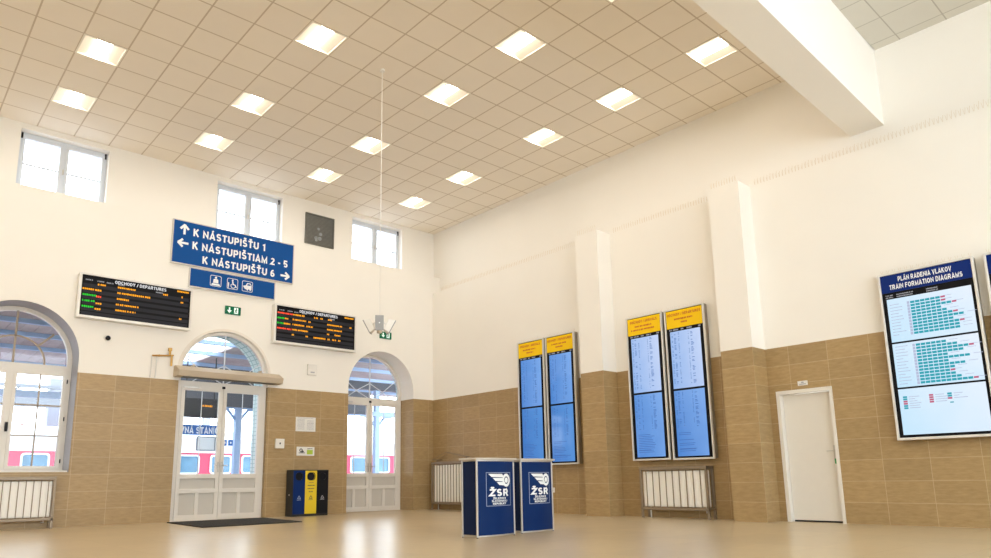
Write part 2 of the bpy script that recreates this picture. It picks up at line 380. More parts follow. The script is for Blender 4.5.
def R4(x0, x1, z0, z1): return [(x0, z0), (x1, z0), (x1, z1), (x0, z1)]
def arch(cx, r, z0, zc, n=28):
    return [(cx-r, z0), (cx+r, z0)]+[(cx+r*math.cos(PI*k/n), zc+r*math.sin(PI*k/n)) for k in range(n+1)]
def rrect(x0, x1, z0, z1, r, n=4):
    P = []
    for cx, cz, a in ((x1-r, z0+r, -PI/2), (x1-r, z1-r, 0), (x0+r, z1-r, PI/2), (x0+r, z0+r, PI)):
        P += [(cx+r*math.cos(a+PI/2*k/n), cz+r*math.sin(a+PI/2*k/n)) for k in range(n+1)]
    return P

def tag(o, label=None, cat=None, group=None, kind=None):
    if label: o['label'] = label
    if cat: o['category'] = cat
    if group: o['group'] = group
    if kind: o['kind'] = kind
    return o
def thing(name, loc, label, cat, group=None, rz=0, kind=None):
    o = bpy.data.objects.new(name, None); C.objects.link(o); o.location = loc; o.rotation_euler = (0, 0, rz); o.empty_display_size = .1
    return tag(o, label, cat, group, kind)
def struct(o, label=None, cat=None): 
    return tag(o, label, cat, None, 'structure')
def copy_tree(o, parent=None):
    c = o.copy(); C.objects.link(c); c.parent = parent
    for ch in list(o.children): copy_tree(ch, c)
    return c
RW = -PI/2   # things on the right wall: local x runs towards the camera, local -y into the room

# ------------------------------------------------------------------ room shell
H = 7.196; DX = .2365; DY = .2547; L1 = 5.925; L2 = 5.46; XL = -17.5; YF = -19.0
AR = .92; ZC = 2.84
A_WIN, A_D1, A_D2 = -8.895, -5.31, -1.53

struct(MB().box(XL, 1.6, YF, 1.6, -.2, 0).build('floor', M['floor']), 'beige polished tile floor of the station hall', 'floor')
lower = slab('wall_back', R4(XL, 1.0, 0, L1), [arch(A_WIN, AR, .93, 2.93), arch(A_D1, AR, .001, ZC), arch(A_D2, AR, .001, ZC)], 0, .74, WB)
struct(lower, 'back wall with beige tiles below and cream plaster above', 'wall')
WIN = [(-9.18, -7.72), (-5.60, -4.10), (-2.28, -.80)]
upper = slab('wall_back', R4(XL, 1.0, L1, H+.3), [R4(a, b, L1+.03, 7.085) for a, b in WIN], DY, DY+.48, PLAST)
struct(upper, 'recessed plaster band of the back wall around the high windows', 'wall')
struct(MB().box(XL-.4, XL, YF, 1.0, 0, H+.3).build('wall_left', PLAST), 'far left plaster wall of the hall', 'wall')
fw_ = slab('wall_front', R4(XL, 1.0, 0, H+.3), [R4(x, x+2.5, .9, 6.2) for x in (-17.0, -13.6, -10.2, -6.8, -3.4)], YF-.5, YF, PLAST); struct(fw_, 'front plaster wall with tall window openings behind the viewer', 'wall')
# right wall, built along local x = -y
DOOR = (-9.665, -8.815, 1.985)
def rot_right(o): o.rotation_euler = (0, 0, RW); return o
rl = slab('wall_right', R4(0, -YF, 0, L2), [[(-DOOR[1], .0005), (-DOOR[0], .0005), (-DOOR[0], DOOR[2]), (-DOOR[1], DOOR[2])]], 0, .7, WR)
# keep the wall's object coordinates equal to world coordinates
rl.data.transform(Matrix.Rotation(RW, 4, 'Z')); struct(rl, 'right wall with beige tiles below and cream plaster above', 'wall')
ru = MB().box(DX, .7, YF, 0.9, L2, H+.3).build('wall_right', PLAST); struct(ru, 'recessed upper plaster band of the right wall under the ceiling', 'wall')
for y0, y1, lab in ((-5.75, -5.20, 'tile-clad wall pilaster between the two pairs of timetable screens'), (-8.70, -8.16, 'tile-clad wall pilaster next to the white door')):
    struct(MB().box(-.41, .02, y0, y1, 0, L2).build('trim_1' if y0 > -6 else 'trim_2', WP[0] if y0 > -6 else WP[1]), lab, 'pilaster')

# ceiling built tile by tile, with the cells of the recessed lamps left open
LX0, LY0, P = -1.752, -1.488, .6
cols = [-4*k for k in range(7)]; rows = [0, -3, -7, -10, -13]; rows2 = []
lampcells = {(c, r) for c in cols for r in rows+rows2}
H2 = 7.05
def ceiling(y0, y1, H):
    b = MB(); b.flat = True
    xs = sorted({XL, DX+.01} | {LX0+P*k for k in range(-40, 8) if XL < LX0+P*k < DX})
    ys = sorted({y0, y1} | {LY0+P*k for k in range(-40, 8) if y0 < LY0+P*k < y1})
    V = {}
    def v(x, y):
        if (x, y) not in V: V[(x, y)] = b.b.verts.new((x, y, H))
        return V[(x, y)]
    for xa, xb in zip(xs, xs[1:]):
        for ya, yb in zip(ys, ys[1:]):
            i = round((xa-LX0)/P); j = round((ya-LY0)/P)
            if (i, j) in lampcells and abs(xa-LX0-i*P) < 1e-4 and abs(ya-LY0-j*P) < 1e-4 and yb-ya > .59 and xb-xa > .59: continue
            b.b.faces.new((v(xa, ya), v(xa, yb), v(xb, yb), v(xb, ya)))
    return b.build('ceiling', M['ceil'])
BY0, BY1 = -10.735, -10.245
struct(ceiling(-10.5, DY+.01, H), 'suspended tile ceiling with square recessed lights', 'ceiling')
fc = ceiling(YF, BY0-.01, H2); fc.data.materials[0] = M['ceil_shade']
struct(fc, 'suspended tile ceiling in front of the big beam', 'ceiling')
bs = .0345
struct(MB().prism_z([(XL, -10.728+bs*(XL-.24)), (DX+.05, -10.726), (DX+.05, -10.245), (XL, -10.245+bs*(XL-.24))], 5.82, H+.25).build('trim_3', PLAST), 'deep plastered ceiling beam ending at the right wall', 'beam')
struct(MB().box(XL, 1, YF, 1, H+.32, H+.5).build('ceiling', PLAST), 'roof slab hidden above the suspended ceiling', 'ceiling')

# ------------------------------------------------------------------ recessed ceiling lights
cl = thing('ceiling_light', (0, 0, H), 'x', 'ceiling light', 'recessed square ceiling lights')
fr = FL(); o_, i_ = .30, .275
for a, b_ in (((-o_, -o_), (o_, -i_)), ((-o_, i_), (o_, o_)), ((-o_, -i_), (-i_, i_)), ((i_, -i_), (o_, i_))):
    fr.box(a[0], b_[0], a[1], b_[1], -.006, .06)
MBf = fr; MBf.flat = False; MBf.build('frame', M['lampframe'], cl)
w = FL()
for s in (-1, 1):
    w.b.faces.new([w.b.verts.new(p) for p in ((s*.275, -.275, .005), (s*.105, -.275, .05), (s*.105, .275, .05), (s*.275, .275, .005))][::s])
w.build('diffuser_wing', M['wing'], cl)
for s, nm in ((0, 'lamp_cover'),):
    c = FL(); n = 8
    for k in range(n):
        t0, t1 = PI*k/n, PI*(k+1)/n
        q = [(.105*math.cos(t), .05-.03*math.sin(t)) for t in (t0, t1)]
        c.b.faces.new([c.b.verts.new(p) for p in ((q[0][0], -.275, q[0][1]), (q[1][0], -.275, q[1][1]), (q[1][0], .275, q[1][1]), (q[0][0], .275, q[0][1]))])
    c.build(nm, M['lamp'], cl)
MB().box(-.29, .29, -.29, .29, .065, .10).build('housing', M['lampframe'], cl)
ROWL = ['first row from the door wall', 'second row from the door wall', 'third row from the door wall', 'fourth row from the door wall', 'row beside the big beam']
COLL = ['%s from the wall with screens' % q for q in ('first', 'second', 'third', 'fourth', 'fifth', 'sixth', 'seventh')]
first = True
for ri, r in enumerate(rows+rows2):
    for ci, c in enumerate(cols):
        if ri > 4 and ci > 5: continue
        if ri < 5:
            vis = (ci <= 3 and ri <= 1) or (ci <= 2 and ri == 2) or (ci <= 1 and ri == 3) or (ci <= 1 and ri == 4)
            lab = 'square ceiling light, %s, %s' % (ROWL[ri], COLL[ci])
        else: lab = 'square ceiling light, row %d beyond the beam, %s' % (ri-4, COLL[ci])
        o = cl if first else copy_tree(cl); first = False
        o.location = (LX0+c*P+.3, LY0+r*P+.3, H if ri < 5 else H2); o['label'] = lab

# ------------------------------------------------------------------ high windows
def high_window(n, x0, x1, lab):
    t = thing('window_%d' % n, (0, 0, 0), lab, 'window', kind='structure')
    y0, y1 = DY+.16, DY+.24; z0, z1 = L1+.03, 7.085; mid = (x0+x1)/2
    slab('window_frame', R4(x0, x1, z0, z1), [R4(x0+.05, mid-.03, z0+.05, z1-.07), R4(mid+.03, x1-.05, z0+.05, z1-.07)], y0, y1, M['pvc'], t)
    for a, b in ((x0+.05, mid-.03), (mid+.03, x1-.05)):
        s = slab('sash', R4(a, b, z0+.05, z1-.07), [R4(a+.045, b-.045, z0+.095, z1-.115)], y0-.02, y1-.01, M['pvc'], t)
        zb = z0+.11+(z1-z0-.24)*.47
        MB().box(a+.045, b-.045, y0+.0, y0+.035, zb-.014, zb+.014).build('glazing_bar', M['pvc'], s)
        FL().rect(a+.045, b-.045, z0+.095, z1-.115, y0+.037).build('pane', M['glass'], s)
    MB().box(mid-.012, mid+.012, y0-.045, y0-.02, z0+.48, z0+.58).build('handle', M['alu'], t, .003)
    for a in (x0+.02, x1-.05):
        MB().box(a, a+.03, y0-.03, y0, z1-.12, z1-.02).build('hinge', M['dark'], t)
high_window(1, *WIN[0], 'high double window above the large arched window')
high_window(2, *WIN[1], 'high double window partly behind the blue direction sign')
high_window(3, *WIN[2], 'high double window beside the room corner, past the grey ventilation grille')

# ------------------------------------------------------------------ arched casement window
ZW = 2.93
def arched_window():
    t = thing('window_4', (0, 0, 0), 'large arched window above a radiator, train visible outside', 'window', kind='structure')
    cx, y0, y1 = A_WIN, .50, .58; r = AR; zb, zt = .93, 2.76
    slab('window_frame', arch(cx, r, zb, ZW), [R4(cx-r+.07, cx-.03, zb+.06, zt-.05), R4(cx+.03, cx+r-.07, zb+.06, zt-.05), arch(cx, r-.08, zt+.08, ZW)], y0, y1, M['pvcw'], t)
    for a, b in ((cx-r+.07, cx-.03), (cx+.03, cx+r-.07)):
        s = slab('sash', R4(a, b, zb+.06, zt-.05), [R4(a+.055, b-.055, zb+.115, zt-.105)], y0-.02, y1-.01, M['pvcw'], t)
        FL().rect(a+.055, b-.055, zb+.115, zt-.105, y0+.03).build('pane', M['glass'], s)
        m_ = (a+b)/2
        g = MB(); g.box(m_-.012, m_+.012, y0+.0, y0+.03, zb+.115, zt-.105)
        for zz in (zb+.64, zb+1.18): g.box(a+.055, b-.055, y0, y0+.025, zz-.012, zz+.012)
        g.build('glazing_bar', M['steel'], s)
    f = MB(); f.box(cx-.016, cx+.016, y0-.005, y0+.03, zt+.08, ZW+r-.08)
    rr = .48; n = 18
    for k in range(n):
        a0, a1 = PI*k/n, PI*(k+1)/n
        f.bar3((cx+rr*math.cos(a0), zt+.08+rr*math.sin(a0)), (cx+rr*math.cos(a1), zt+.08+rr*math.sin(a1)), .03, y0-.005, y0+.03)
    for s_ in (-1, 1):
        a = math.radians(43); f.bar3((cx+s_*rr*math.cos(a), zt+.08+rr*math.sin(a)), (cx+s_*.80*math.cos(a), zt+.10+.80*math.sin(a)), .035, y0-.005, y0+.03)
    f.build('fanlight_bars', M['steel'], t)
    FL().poly(arch(cx, r-.08, zt+.08, ZW), y0+.04).build('fanlight_pane', M['glass'], t)
    MB().box(cx-.02, cx+.02, y0-.06, y0-.02, zb+.70, zb+.86).build('handle', M['dark'], t, .004)
    for zz in (zb+.2, zb+.95, zt-.2): MB().box(cx+r-.065, cx+r-.05, y0-.03, y0-.0, zz-.035, zz+.035).build('hinge', M['dark'], t)
    MB().box(cx-r+.01, cx+r-.01, .05, .50, zb-.0, zb+.03).build('sill', M['white'], t, .004)
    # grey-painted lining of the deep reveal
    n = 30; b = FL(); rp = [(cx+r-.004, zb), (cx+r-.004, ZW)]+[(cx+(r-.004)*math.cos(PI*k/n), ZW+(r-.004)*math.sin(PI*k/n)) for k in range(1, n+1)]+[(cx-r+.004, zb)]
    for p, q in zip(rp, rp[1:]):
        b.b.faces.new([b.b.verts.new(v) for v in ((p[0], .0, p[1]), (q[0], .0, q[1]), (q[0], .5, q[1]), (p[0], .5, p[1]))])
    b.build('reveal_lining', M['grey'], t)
arched_window()

# ------------------------------------------------------------------ double doors with fanlights
def double_door(n, cx, y0, lab, zt, big):
    t = thing('door_%d' % n, (0, 0, 0), lab, 'door', kind='structure'); r = AR-.005; y1 = y0+.07; f_ = .085
    zl = zt-.10
    slab('door_frame', arch(cx, r, 0, ZC), [R4(cx-r+f_, cx+r-f_, .0+.02, zl), arch(cx, r-f_*.75, zt, ZC)], y0, y1, M['pvcw'], t)
    for s in (-1, 1):
        a, b = (cx-r+f_, cx-.004) if s < 0 else (cx+.004, cx+r-f_)
        m_ = (a+b)/2; g0, g1 = a+.075, b-.075
        L_ = slab('door_leaf', R4(a, b, .02, zl), [R4(g0, g1, .885, zl-.085), R4(g0, g1, .60, .80), R4(g0, m_-.035, .11, .52), R4(m_+.035, g1, .11, .52)], y0-.015, y1-.015, M['pvcw'], t, .003)
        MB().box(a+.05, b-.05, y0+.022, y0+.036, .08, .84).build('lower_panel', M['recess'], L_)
        FL().rect(g0, g1, .885, zl-.085, y0+.02).build('pane', M['glass'], L_)
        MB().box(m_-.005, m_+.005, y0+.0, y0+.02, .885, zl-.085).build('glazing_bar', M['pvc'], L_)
        hx = cx+s*.035
        h = MB(); h.box(hx-.016, hx+.016, y0-.03, y0-.012, .92, 1.12); h.tube([(hx, y0-.03, 1.05), (hx, y0-.07, 1.05), (hx+s*.10, y0-.072, 1.05)], .009)
        h.build('handle', M['handle'], L_, 0)
    MB().box(cx-.03, cx+.03, y0-.03, y0-.012, zl-.02, zl+.03).build('door_latch', M['dark'], t)
    f = MB(); f.box(cx-.012, cx+.012, y0+.01, y0+.03, zt, ZC+r-.06); rb = r-.07
    for s in (-1, 1):
        f.bar3((cx+s*rb*.93, ZC+.34), (cx+s*.38, zt+.16), .018, y0+.01, y0+.03)
        f.bar3((cx+s*.38, zt+.16), (cx, zt+.36), .018, y0+.01, y0+.03)
        f.bar3((cx+s*.62, zt), (cx+s*.38, zt+.16), .018, y0+.01, y0+.03)
        f.bar3((cx+s*.05, zt), (cx+s*.38, zt+.16), .018, y0+.01, y0+.03)
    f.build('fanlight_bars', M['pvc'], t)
    FL().poly(arch(cx, r-f_*.75, zt, ZC), y0+.035).build('fanlight_pane', M['glass'], t)
    # door closer on the left leaf
    c = MB(); c.box(cx-r+.12, cx-r+.42, y0-.045, y0-.015, zl-.045, zl-.01); c.build('door_closer', M['alu'], t)
    return t
double_door(1, A_D1, .09, 'wide white double door with arched fanlight under the beige canopy', 2.70, True)
double_door(2, A_D2, .53, 'deep-set white double door with arched fanlight near the corner', 2.69, False)
# white arch moulding strip around door one
b = MB(); n = 30
for k in range(n):
    a0, a1 = PI*k/n, PI*(k+1)/n
    P_ = lambda rr, a: (A_D1+rr*math.cos(a), ZC+rr*math.sin(a))
    b.prism([P_(AR, a0), P_(AR+.05, a0), P_(AR+.05, a1), P_(AR, a1)], -.008, .004)
struct(b.build('trim_4', mat('arch_moulding', (.80, .74, .66), .7)), 'plain plaster moulding round the arch above the canopy', 'moulding')

# white door in the right wall (local frame: x = -y)
t = thing('door_3', (0, 0, 0), 'plain white single door between pilaster and train formation screen', 'door', rz=RW, kind='structure')
xa, xb, zt = 8.815, 9.665, 1.985
slab('door_frame', R4(xa-.0, xb+.0, 0, zt), [R4(xa+.055, xb-.045, -.001, zt-.055)], -.012, .14, M['door'], t, .004)
lf = MB().box(xa+.06, xb-.05, .085, .125, .025, zt-.06).build('door_leaf', M['door'], t, .003)
h = MB(); hx = xb-.085; h.box(hx-.02, hx+.02, .075, .086, .90, 1.12); h.tube([(hx, .08, 1.04), (hx, .03, 1.04), (hx-.10, .028, 1.04)], .007); h.build('handle', M['handle'], lf)
MB().box(hx-.012, hx+.012, .066, .076, .85, .925).build('key_tag', M['tagg'], lf)
MB().box(xa+.06, xb-.05, .10, .12, .0, .024).build('threshold_gap', M['dark'], t)
t = thing('room_plate', (0, -9.245, 2.075), 'small pale plate above the white door', 'sign', rz=RW)
MB().box(-.075, .075, -.012, 0, -.035, .035).build('plate', M['paper'], t, .003)
b = FL(); b.rect(-.02, .02, .0, .022, -.0135); b.rect(-.05, .05, -.022, -.008, -.0135); b.build('printing', M['print'], t)

# ------------------------------------------------------------------ blue direction signs
t = thing('direction_sign', (-6.535, 0, 5.015), 'large blue direction sign with white platform lettering and arrows', 'sign')
SW, SH = 2.585, .885
MB().box(0, SW, -.05, 0, 0, SH).build('panel', M['blue'], t, .004)
slab('edge_frame', R4(-.012, SW+.012, -.012, SH+.012), [R4(0.006, SW-.006, .006, SH-.006)], -.054, 0, M['alu'], t)
lx = SH/3
text('lettering', 'K NÁSTUPIŠŤU 1', .158, M['sw'], t, .39, SH-.195, -.053, 'LEFT', .21, 1.0)
text('lettering', 'K NÁSTUPIŠTIAM 2 - 5', .158, M['sw'], t, .385, SH-.468, -.053, 'LEFT', .21, 1.0)
text('lettering', 'K NÁSTUPIŠŤU 6', .158, M['sw'], t, .60, SH-.735, -.053, 'LEFT', .21, 1.0)
def arrow(cx, cz, s, ang):
    b = FL(); ca, sa = math.cos(ang), math.sin(ang)
    rp = lambda x, z: (cx+s*(x*ca-z*sa), cz+s*(x*sa+z*ca))
    b.bar(rp(-1, 0), rp(.85, 0), .045, -.053); b.bar(rp(.1, .8), rp(1.05, -.05), .045, -.0532); b.bar(rp(.1, -.8), rp(1.05, .05), .045, -.0534)
    b.build('arrow', M['sw'], t)
arrow(.215, SH-.18, .10, PI/2); arrow(.205, SH-.46, .10, PI); arrow(SW-.19, SH-.74, .10, 0)
t = thing('pictogram_sign', (-6.160, 0, 4.585), 'narrow blue sign with three white pictograms under the direction sign', 'sign')
SW2, SH2 = 1.80, .375
MB().box(0, SW2, -.05, 0, 0, SH2).build('panel', M['blue'], t, .004)
slab('edge_frame', R4(-.012, SW2+.012, -.012, SH2+.012), [R4(.006, SW2-.006, .006, SH2-.006)], -.054, 0, M['alu'], t)
def picto(cx, kind):
    cz = SH2/2; q = .115
    slab('pictogram_border', rrect(cx-q, cx+q, cz-q, cz+q, .03), [rrect(cx-q+.009, cx+q-.009, cz-q+.009, cz+q-.009, .025)], -.054, -.051, M['sw'], t)
    b = FL(); Y = -.0535
    if kind == 0:
        b.disc(cx, cz+.07, .024, Y, 12); b.poly([(cx-.055, cz-.045), (cx+.055, cz-.045), (cx+.05, cz+.025), (cx+.03, cz+.042), (cx-.03, cz+.042), (cx-.05, cz+.025)], Y)
        b.poly([(cx-.095, cz-.095), (cx+.095, cz-.095), (cx+.075, cz-.055), (cx-.075, cz-.055)], Y-.0002)
    elif kind == 1:
        b.disc(cx+.0, cz+.078, .017, Y, 10); b.bar((cx+.0, cz+.06), (cx+.012, cz-.02), .026, Y); b.bar((cx+.01, cz-.01), (cx+.06, cz-.02), .022, Y-.0002); b.bar((cx+.055, cz-.015), (cx+.085, cz-.075), .02, Y-.0004)
        b.disc(cx+.015, cz-.04, .055, Y, 16, .042, PI*.75, PI*1.95)
        b.disc(cx-.085, cz+.01, .014, Y, 8); b.bar((cx-.085, cz-.0), (cx-.085, cz-.05), .024, Y); b.bar((cx-.085, cz-.05), (cx-.085, cz-.095), .017, Y)
    else:
        b.poly([(cx-.01, cz+.075), (cx+.07, cz+.075), (cx+.09, cz+.02), (cx+.09, cz-.06), (cx-.03, cz-.06), (cx-.035, cz+.02)], Y)
        b.poly([(cx-.10, cz+.0), (cx-.02, cz+.025), (cx-.01, cz-.06), (cx-.05, cz-.065)], Y-.0002)
        b.disc(cx+.065, cz-.065, .02, Y, 10); b.disc(cx+.0, cz-.068, .02, Y, 10)
    b.build('pictogram', M['sw'], t)
    if kind == 2:
        b = FL(); b.poly([(cx+.002, cz+.055), (cx+.06, cz+.055), (cx+.072, cz+.022), (cx-.008, cz+.022)], Y-.001); b.build('pictogram_detail', M['blue'], t)
picto(.52, 0); picto(.87, 1); picto(1.19, 2)

# ------------------------------------------------------------------ LED departure boards
def blips(b, x, z, w, h, y, seed, gap=.25):
    rnd = random.Random(seed); e = x+w
    while x < e:
        ww = min(rnd.uniform(.45, .8)*h, e-x)
        if ww > .2*h: b.rect(x, x+ww, z-h/2*rnd.uniform(.75, 1), z+h/2*rnd.uniform(.75, 1), y)
        x += ww+(h*.22 if rnd.random() > .18 else h*.55)
def led_board(x, z, w, h, lab, items, side):
    t = thing('departure_board', (x, 0, z), lab, 'departure board', 'departure boards on the back wall')
    MB().box(0, w, -.14, 0, 0, h).build('housing', M['frame'], t, .008)
    slab('rim', R4(-.004, w+.004, -.004, h+.004), [R4(.045, w-.03, .045, h-.03)], -.165, -.13, M['frame'], t, .005)
    MB().box(.04, w-.025, -.15, -.139, .04, h-.025).build('display', M['bezel'], t)
    dw, dh = w-.075, h-.075; X = lambda u: .045+u*dw; Z = lambda v: .045+v*dh
    text('title', 'ODCHODY / DEPARTURES', dh*.080, M['led_t'], t, X(.52), Z(.925), -.1512, 'CENTER', .20, 1.0)
    b = FL()
    for k, u in enumerate((.03, .13, .21, .31)): blips(b, X(u), Z(.885-k*.004), dw*.06, dh*.035, -.1512, k+side)
    blips(b, X(.66), Z(.83), dw*.07, dh*.04, -.1512, 99)
    b.build('column_heading', M['led_w'], t)
    rws = [.745, .60, .455, .31, .165, .05]
    b = FL()
    for v in rws: b.rect(X(.012), X(.985), Z(v-.045), Z(v+.045), -.1508)
    b.build('row_band', M['led_row'], t)
    for cm, lst in items.items():
        b = FL()
        for k, (u, v, ww) in enumerate(lst): blips(b, X(u), Z(v), ww*dw, dh*.050, -.1516, hash((round(u*100), round(v*100))) % 1000)
        b.build({'led_o': 'amber_text', 'led_g': 'green_text', 'led_r': 'red_text'}[cm], M[cm], t)
    b = FL()
    for k in range(14):
        xx = w*(k+.5)/14; 
        b.tube([(xx, -.08, h), (xx+.012, -.09, h+.055)], .0016, 4)
    b.build('bird_spikes', M['spike'], t)
    return t
led_board(-8.115, 3.655, 1.99, .82, 'black departure board between arched window and canopy door, three green entries in its lower rows', {
    'led_o': [(.135, .80, .07), (.01, .655, .17), (.31, .80, .16), (.31, .66, .30), (.73, .80, .045), (.31, .51, .11), (.305, .365, .21), (.305, .22, .18), (.865, .945, .115), (.91, .80, .02), (.905, .655, .025), (.13, .325, .055), (.125, .185, .055), (.90, .21, .022)],
    'led_g': [(.015, .51, .115), (.015, .365, .105), (.015, .22, .10)], 'led_r': [(.13, .495, .05)]}, 3)
led_board(-4.385, 3.63, 2.01, .85, 'black departure board above the recycling bin, with several red entries', {
    'led_o': [(.20, .80, .14), (.46, .80, .05), (.54, .80, .03), (.64, .80, .05), (.10, .655, .04), (.195, .66, .17), (.39, .655, .03), (.63, .655, .20), (.93, .655, .025), (.09, .51, .08), (.195, .515, .15), (.365, .515, .08), (.63, .51, .20), (.195, .37, .19), (.63, .37, .03), (.73, .37, .08), (.19, .22, .025), (.36, .22, .035), (.46, .22, .15), (.64, .22, .03), (.70, .22, .05), (.78, .22, .03), (.86, .94, .12)],
    'led_g': [(.012, .655, .09), (.012, .51, .08)], 'led_r': [(.012, .80, .18), (.012, .365, .17)]}, 7)

# ------------------------------------------------------------------ exit signs, alarm, camera, switches, posters
def exit_sign(x, z, lab):
    t = thing('exit_sign', (x, 0, z), lab, 'exit sign', 'green exit signs')
    MB().box(-.165, .165, -.035, 0, -.085, .085).build('panel', M['green'], t, .006)
    b = FL(); Y = -.037
    b.bar((-.08, .055), (-.08, -.03), .03, Y); b.poly([(-.13, -.005), (-.08, -.062), (-.03, -.005), (-.055, -.0), (-.08, -.028), (-.105, .0)], Y-.0004)
    b.rect(.02, .105, -.062, .062, Y)
    b.build('arrow', M['exitw'], t)
    b = FL(); Y -= .001
    b.disc(.068, .042, .012, Y, 8); b.bar((.065, .03), (.055, -.01), .022, Y); b.bar((.055, -.008), (.035, -.05), .014, Y); b.bar((.055, -.008), (.085, -.045), .014, Y); b.bar((.063, .022), (.09, .008), .011, Y); b.bar((.063, .022), (.035, .005), .011, Y)
    b.build('running_figure', M['green'], t)
exit_sign(-5.24, 4.215, 'green exit sign above the canopy door, under the pictogram sign')
exit_sign(-1.46, 4.165, 'green exit sign above the deep-set door near the corner')
t = thing('security_camera', (-7.56, .003, 3.36), 'small dark security camera between the arched window and the brass pipe', 'camera')
MB().tube([(0, 0, 0), (0, -.03, 0)], .05, 14).build('base', M['white'], t)
b = MB(); bmesh.ops.create_uvsphere(b.b, u_segments=14, v_segments=10, radius=.045, matrix=Matrix.Translation((0.015, -.055, -.012))); b.build('lens_dome', M['black'], t, smooth=True)
t = thing('alarm_box', (-3.40, .002, 3.145), 'white square box on plaster between board and deep-set door', 'alarm box')
MB().box(-.11, .11, -.06, 0, -.12, .12).build('body', M['white'], t, .01)
FL().rect(-.05, .05, -.08, -.05, -.0615).build('slot', M['print'], t)
t = thing('wall_switch', (-4.10, 0, 1.505), 'pale square control box on tiles between canopy door and printed notices', 'switch')
MB().box(-.1, .1, -.05, 0, -.1, .1).build('body', M['white'], t, .008)
MB().box(-.012, .012, -.058, -.045, -.015, .02).build('button', M['dark'], t)
t = thing('notice', (-3.50, .002, 1.935), 'larger white printed notice above the litter bin', 'notice')
MB().box(-.235, .235, -.012, 0, -.155, .155).build('sheet', M['paper'], t, .002)
b = FL()
for k in range(9):
    z = .10-k*.026
    blips(b, -.20, z, .17, .012, -.0135, k); blips(b, .03, z-.02 if k < 3 else z, .16, .012, -.0135, k+30)
blips(b, -.20, .132, .38, .014, -.0135, 77)
b.build('printed_lines', M['print'], t)
t = thing('notice', (-3.485, .002, 1.355), 'smaller white notice with lime patch just above the litter bin', 'notice')
MB().box(-.21, .21, -.012, 0, -.095, .095).build('sheet', M['paper'], t, .002)
FL().rect(.03, .17, -.065, .03, -.0135).build('lime_patch', M['lime'], t)
b = FL(); blips(b, .04, .055, .13, .02, -.0135, 5); b.disc(-.11, .02, .04, -.0135, 10, .02); b.poly([(-.10, -.03), (-.04, -.02), (-.05, .01), (-.10, .02)], -.0136); blips(b, -.16, -.035, .14, .025, -.0138, 8); b.build('printed_symbols', M['ink'], t)
t = thing('wall_outlet', (0, -4.0, .465), 'small white wall outlet low on the tiles behind the blue kiosks', 'outlet', rz=RW)
MB().box(-.05, .05, -.02, 0, -.05, .05).build('plate', M['white'], t, .006)
b = FL(); b.disc(-.012, 0, .007, -.0215, 8); b.disc(.012, 0, .007, -.0215, 8); b.build('socket_holes', M['dark'], t)

# ventilation grille in the recessed wall
t = thing('ventilation_grille', (-3.165, DY, 6.51), 'dark grey square ventilation grille between high windows', 'vent')
slab('frame', R4(-.375, .375, -.375, .375), [R4(-.34, .34, -.34, .34)], -.04, 0, M['vent'], t, .006)
MB().box(-.345, .345, -.012, 0, -.345, .345).build('backing', M['ventl'], t)
b = MB()
for k in range(22):
    z = -.33+k*.0315; b.box(-.345, .345, -.028, -.02, z-.005, z+.005)
b.build('slat', M['vent'], t)
b = FL()
for cx, cz, r in ((-.04, .03, .035), (.02, -.09, .04), (-.10, -.2, .045), (.0, -.2, .05), (-.09, -.25, .035)): b.disc(cx, cz, r, -.0295, 12)
b.build('dust_patch', mat('dust', (.30, .32, .33), .8, noise=.4, nscale=12), t)

# ------------------------------------------------------------------ canopy over door one and its pipework
t = thing('air_curtain', (-5.30, 0, 2.855), 'long beige air curtain box mounted across the arch above the door', 'air curtain')
b = MB()
prof = [(0.0, -.12), (-.28, -.12), (-.32, -.01), (-.10, .10), (0, .10)]
x0, x1 = -1.04, 1.10
A = [b.b.verts.new((x0, p[0], p[1])) for p in prof]; B_ = [b.b.verts.new((x1, p[0], p[1])) for p in prof]
b.b.faces.new(A); b.b.faces.new(B_[::-1])
for i in range(5): b.b.faces.new((A[i], A[(i+1) % 5], B_[(i+1) % 5], B_[i]))
b.build('casing', M['beige'], t, .006)
MB().box(-.92, .98, -.24, -.08, -.128, -.1205).build('outlet_grille', M['vent'], t)
for s in (-.7, .68): MB().box(s-.02, s+.02, -.12, 0, .09, .14).build('bracket', M['beige'], t)
t = thing('water_pipe', (-6.575, .001, 2.985), 'brass pipe with valve beside the end of the air curtain', 'pipe')
b = MB(); b.tube([(-.19, -.06, .12), (.20, -.06, .16)], .016, 8); b.tube([(.17, -.06, .16), (.17, -.06, -.05)], .02, 8); b.build('brass_run', M['brass'], t)
b = MB(); b.tube([(.13, -.06, .16), (.13, -.06, .27)], .022, 8); b.box(.10, .16, -.09, -.03, .24, .30); b.build('valve', M['brass'], t)
for dx in (-.19, -.10): 
    MB().tube([(dx, -.05, .12), (dx, -.05, -.05), (dx-.01, -.05, -.30)], .010, 8).build('riser', M['alu'], t)
MB().tube([(-.05, -.03, .14), (-.05, 0.0, .14)], .02, 8).build('bracket', M['brass'], t)

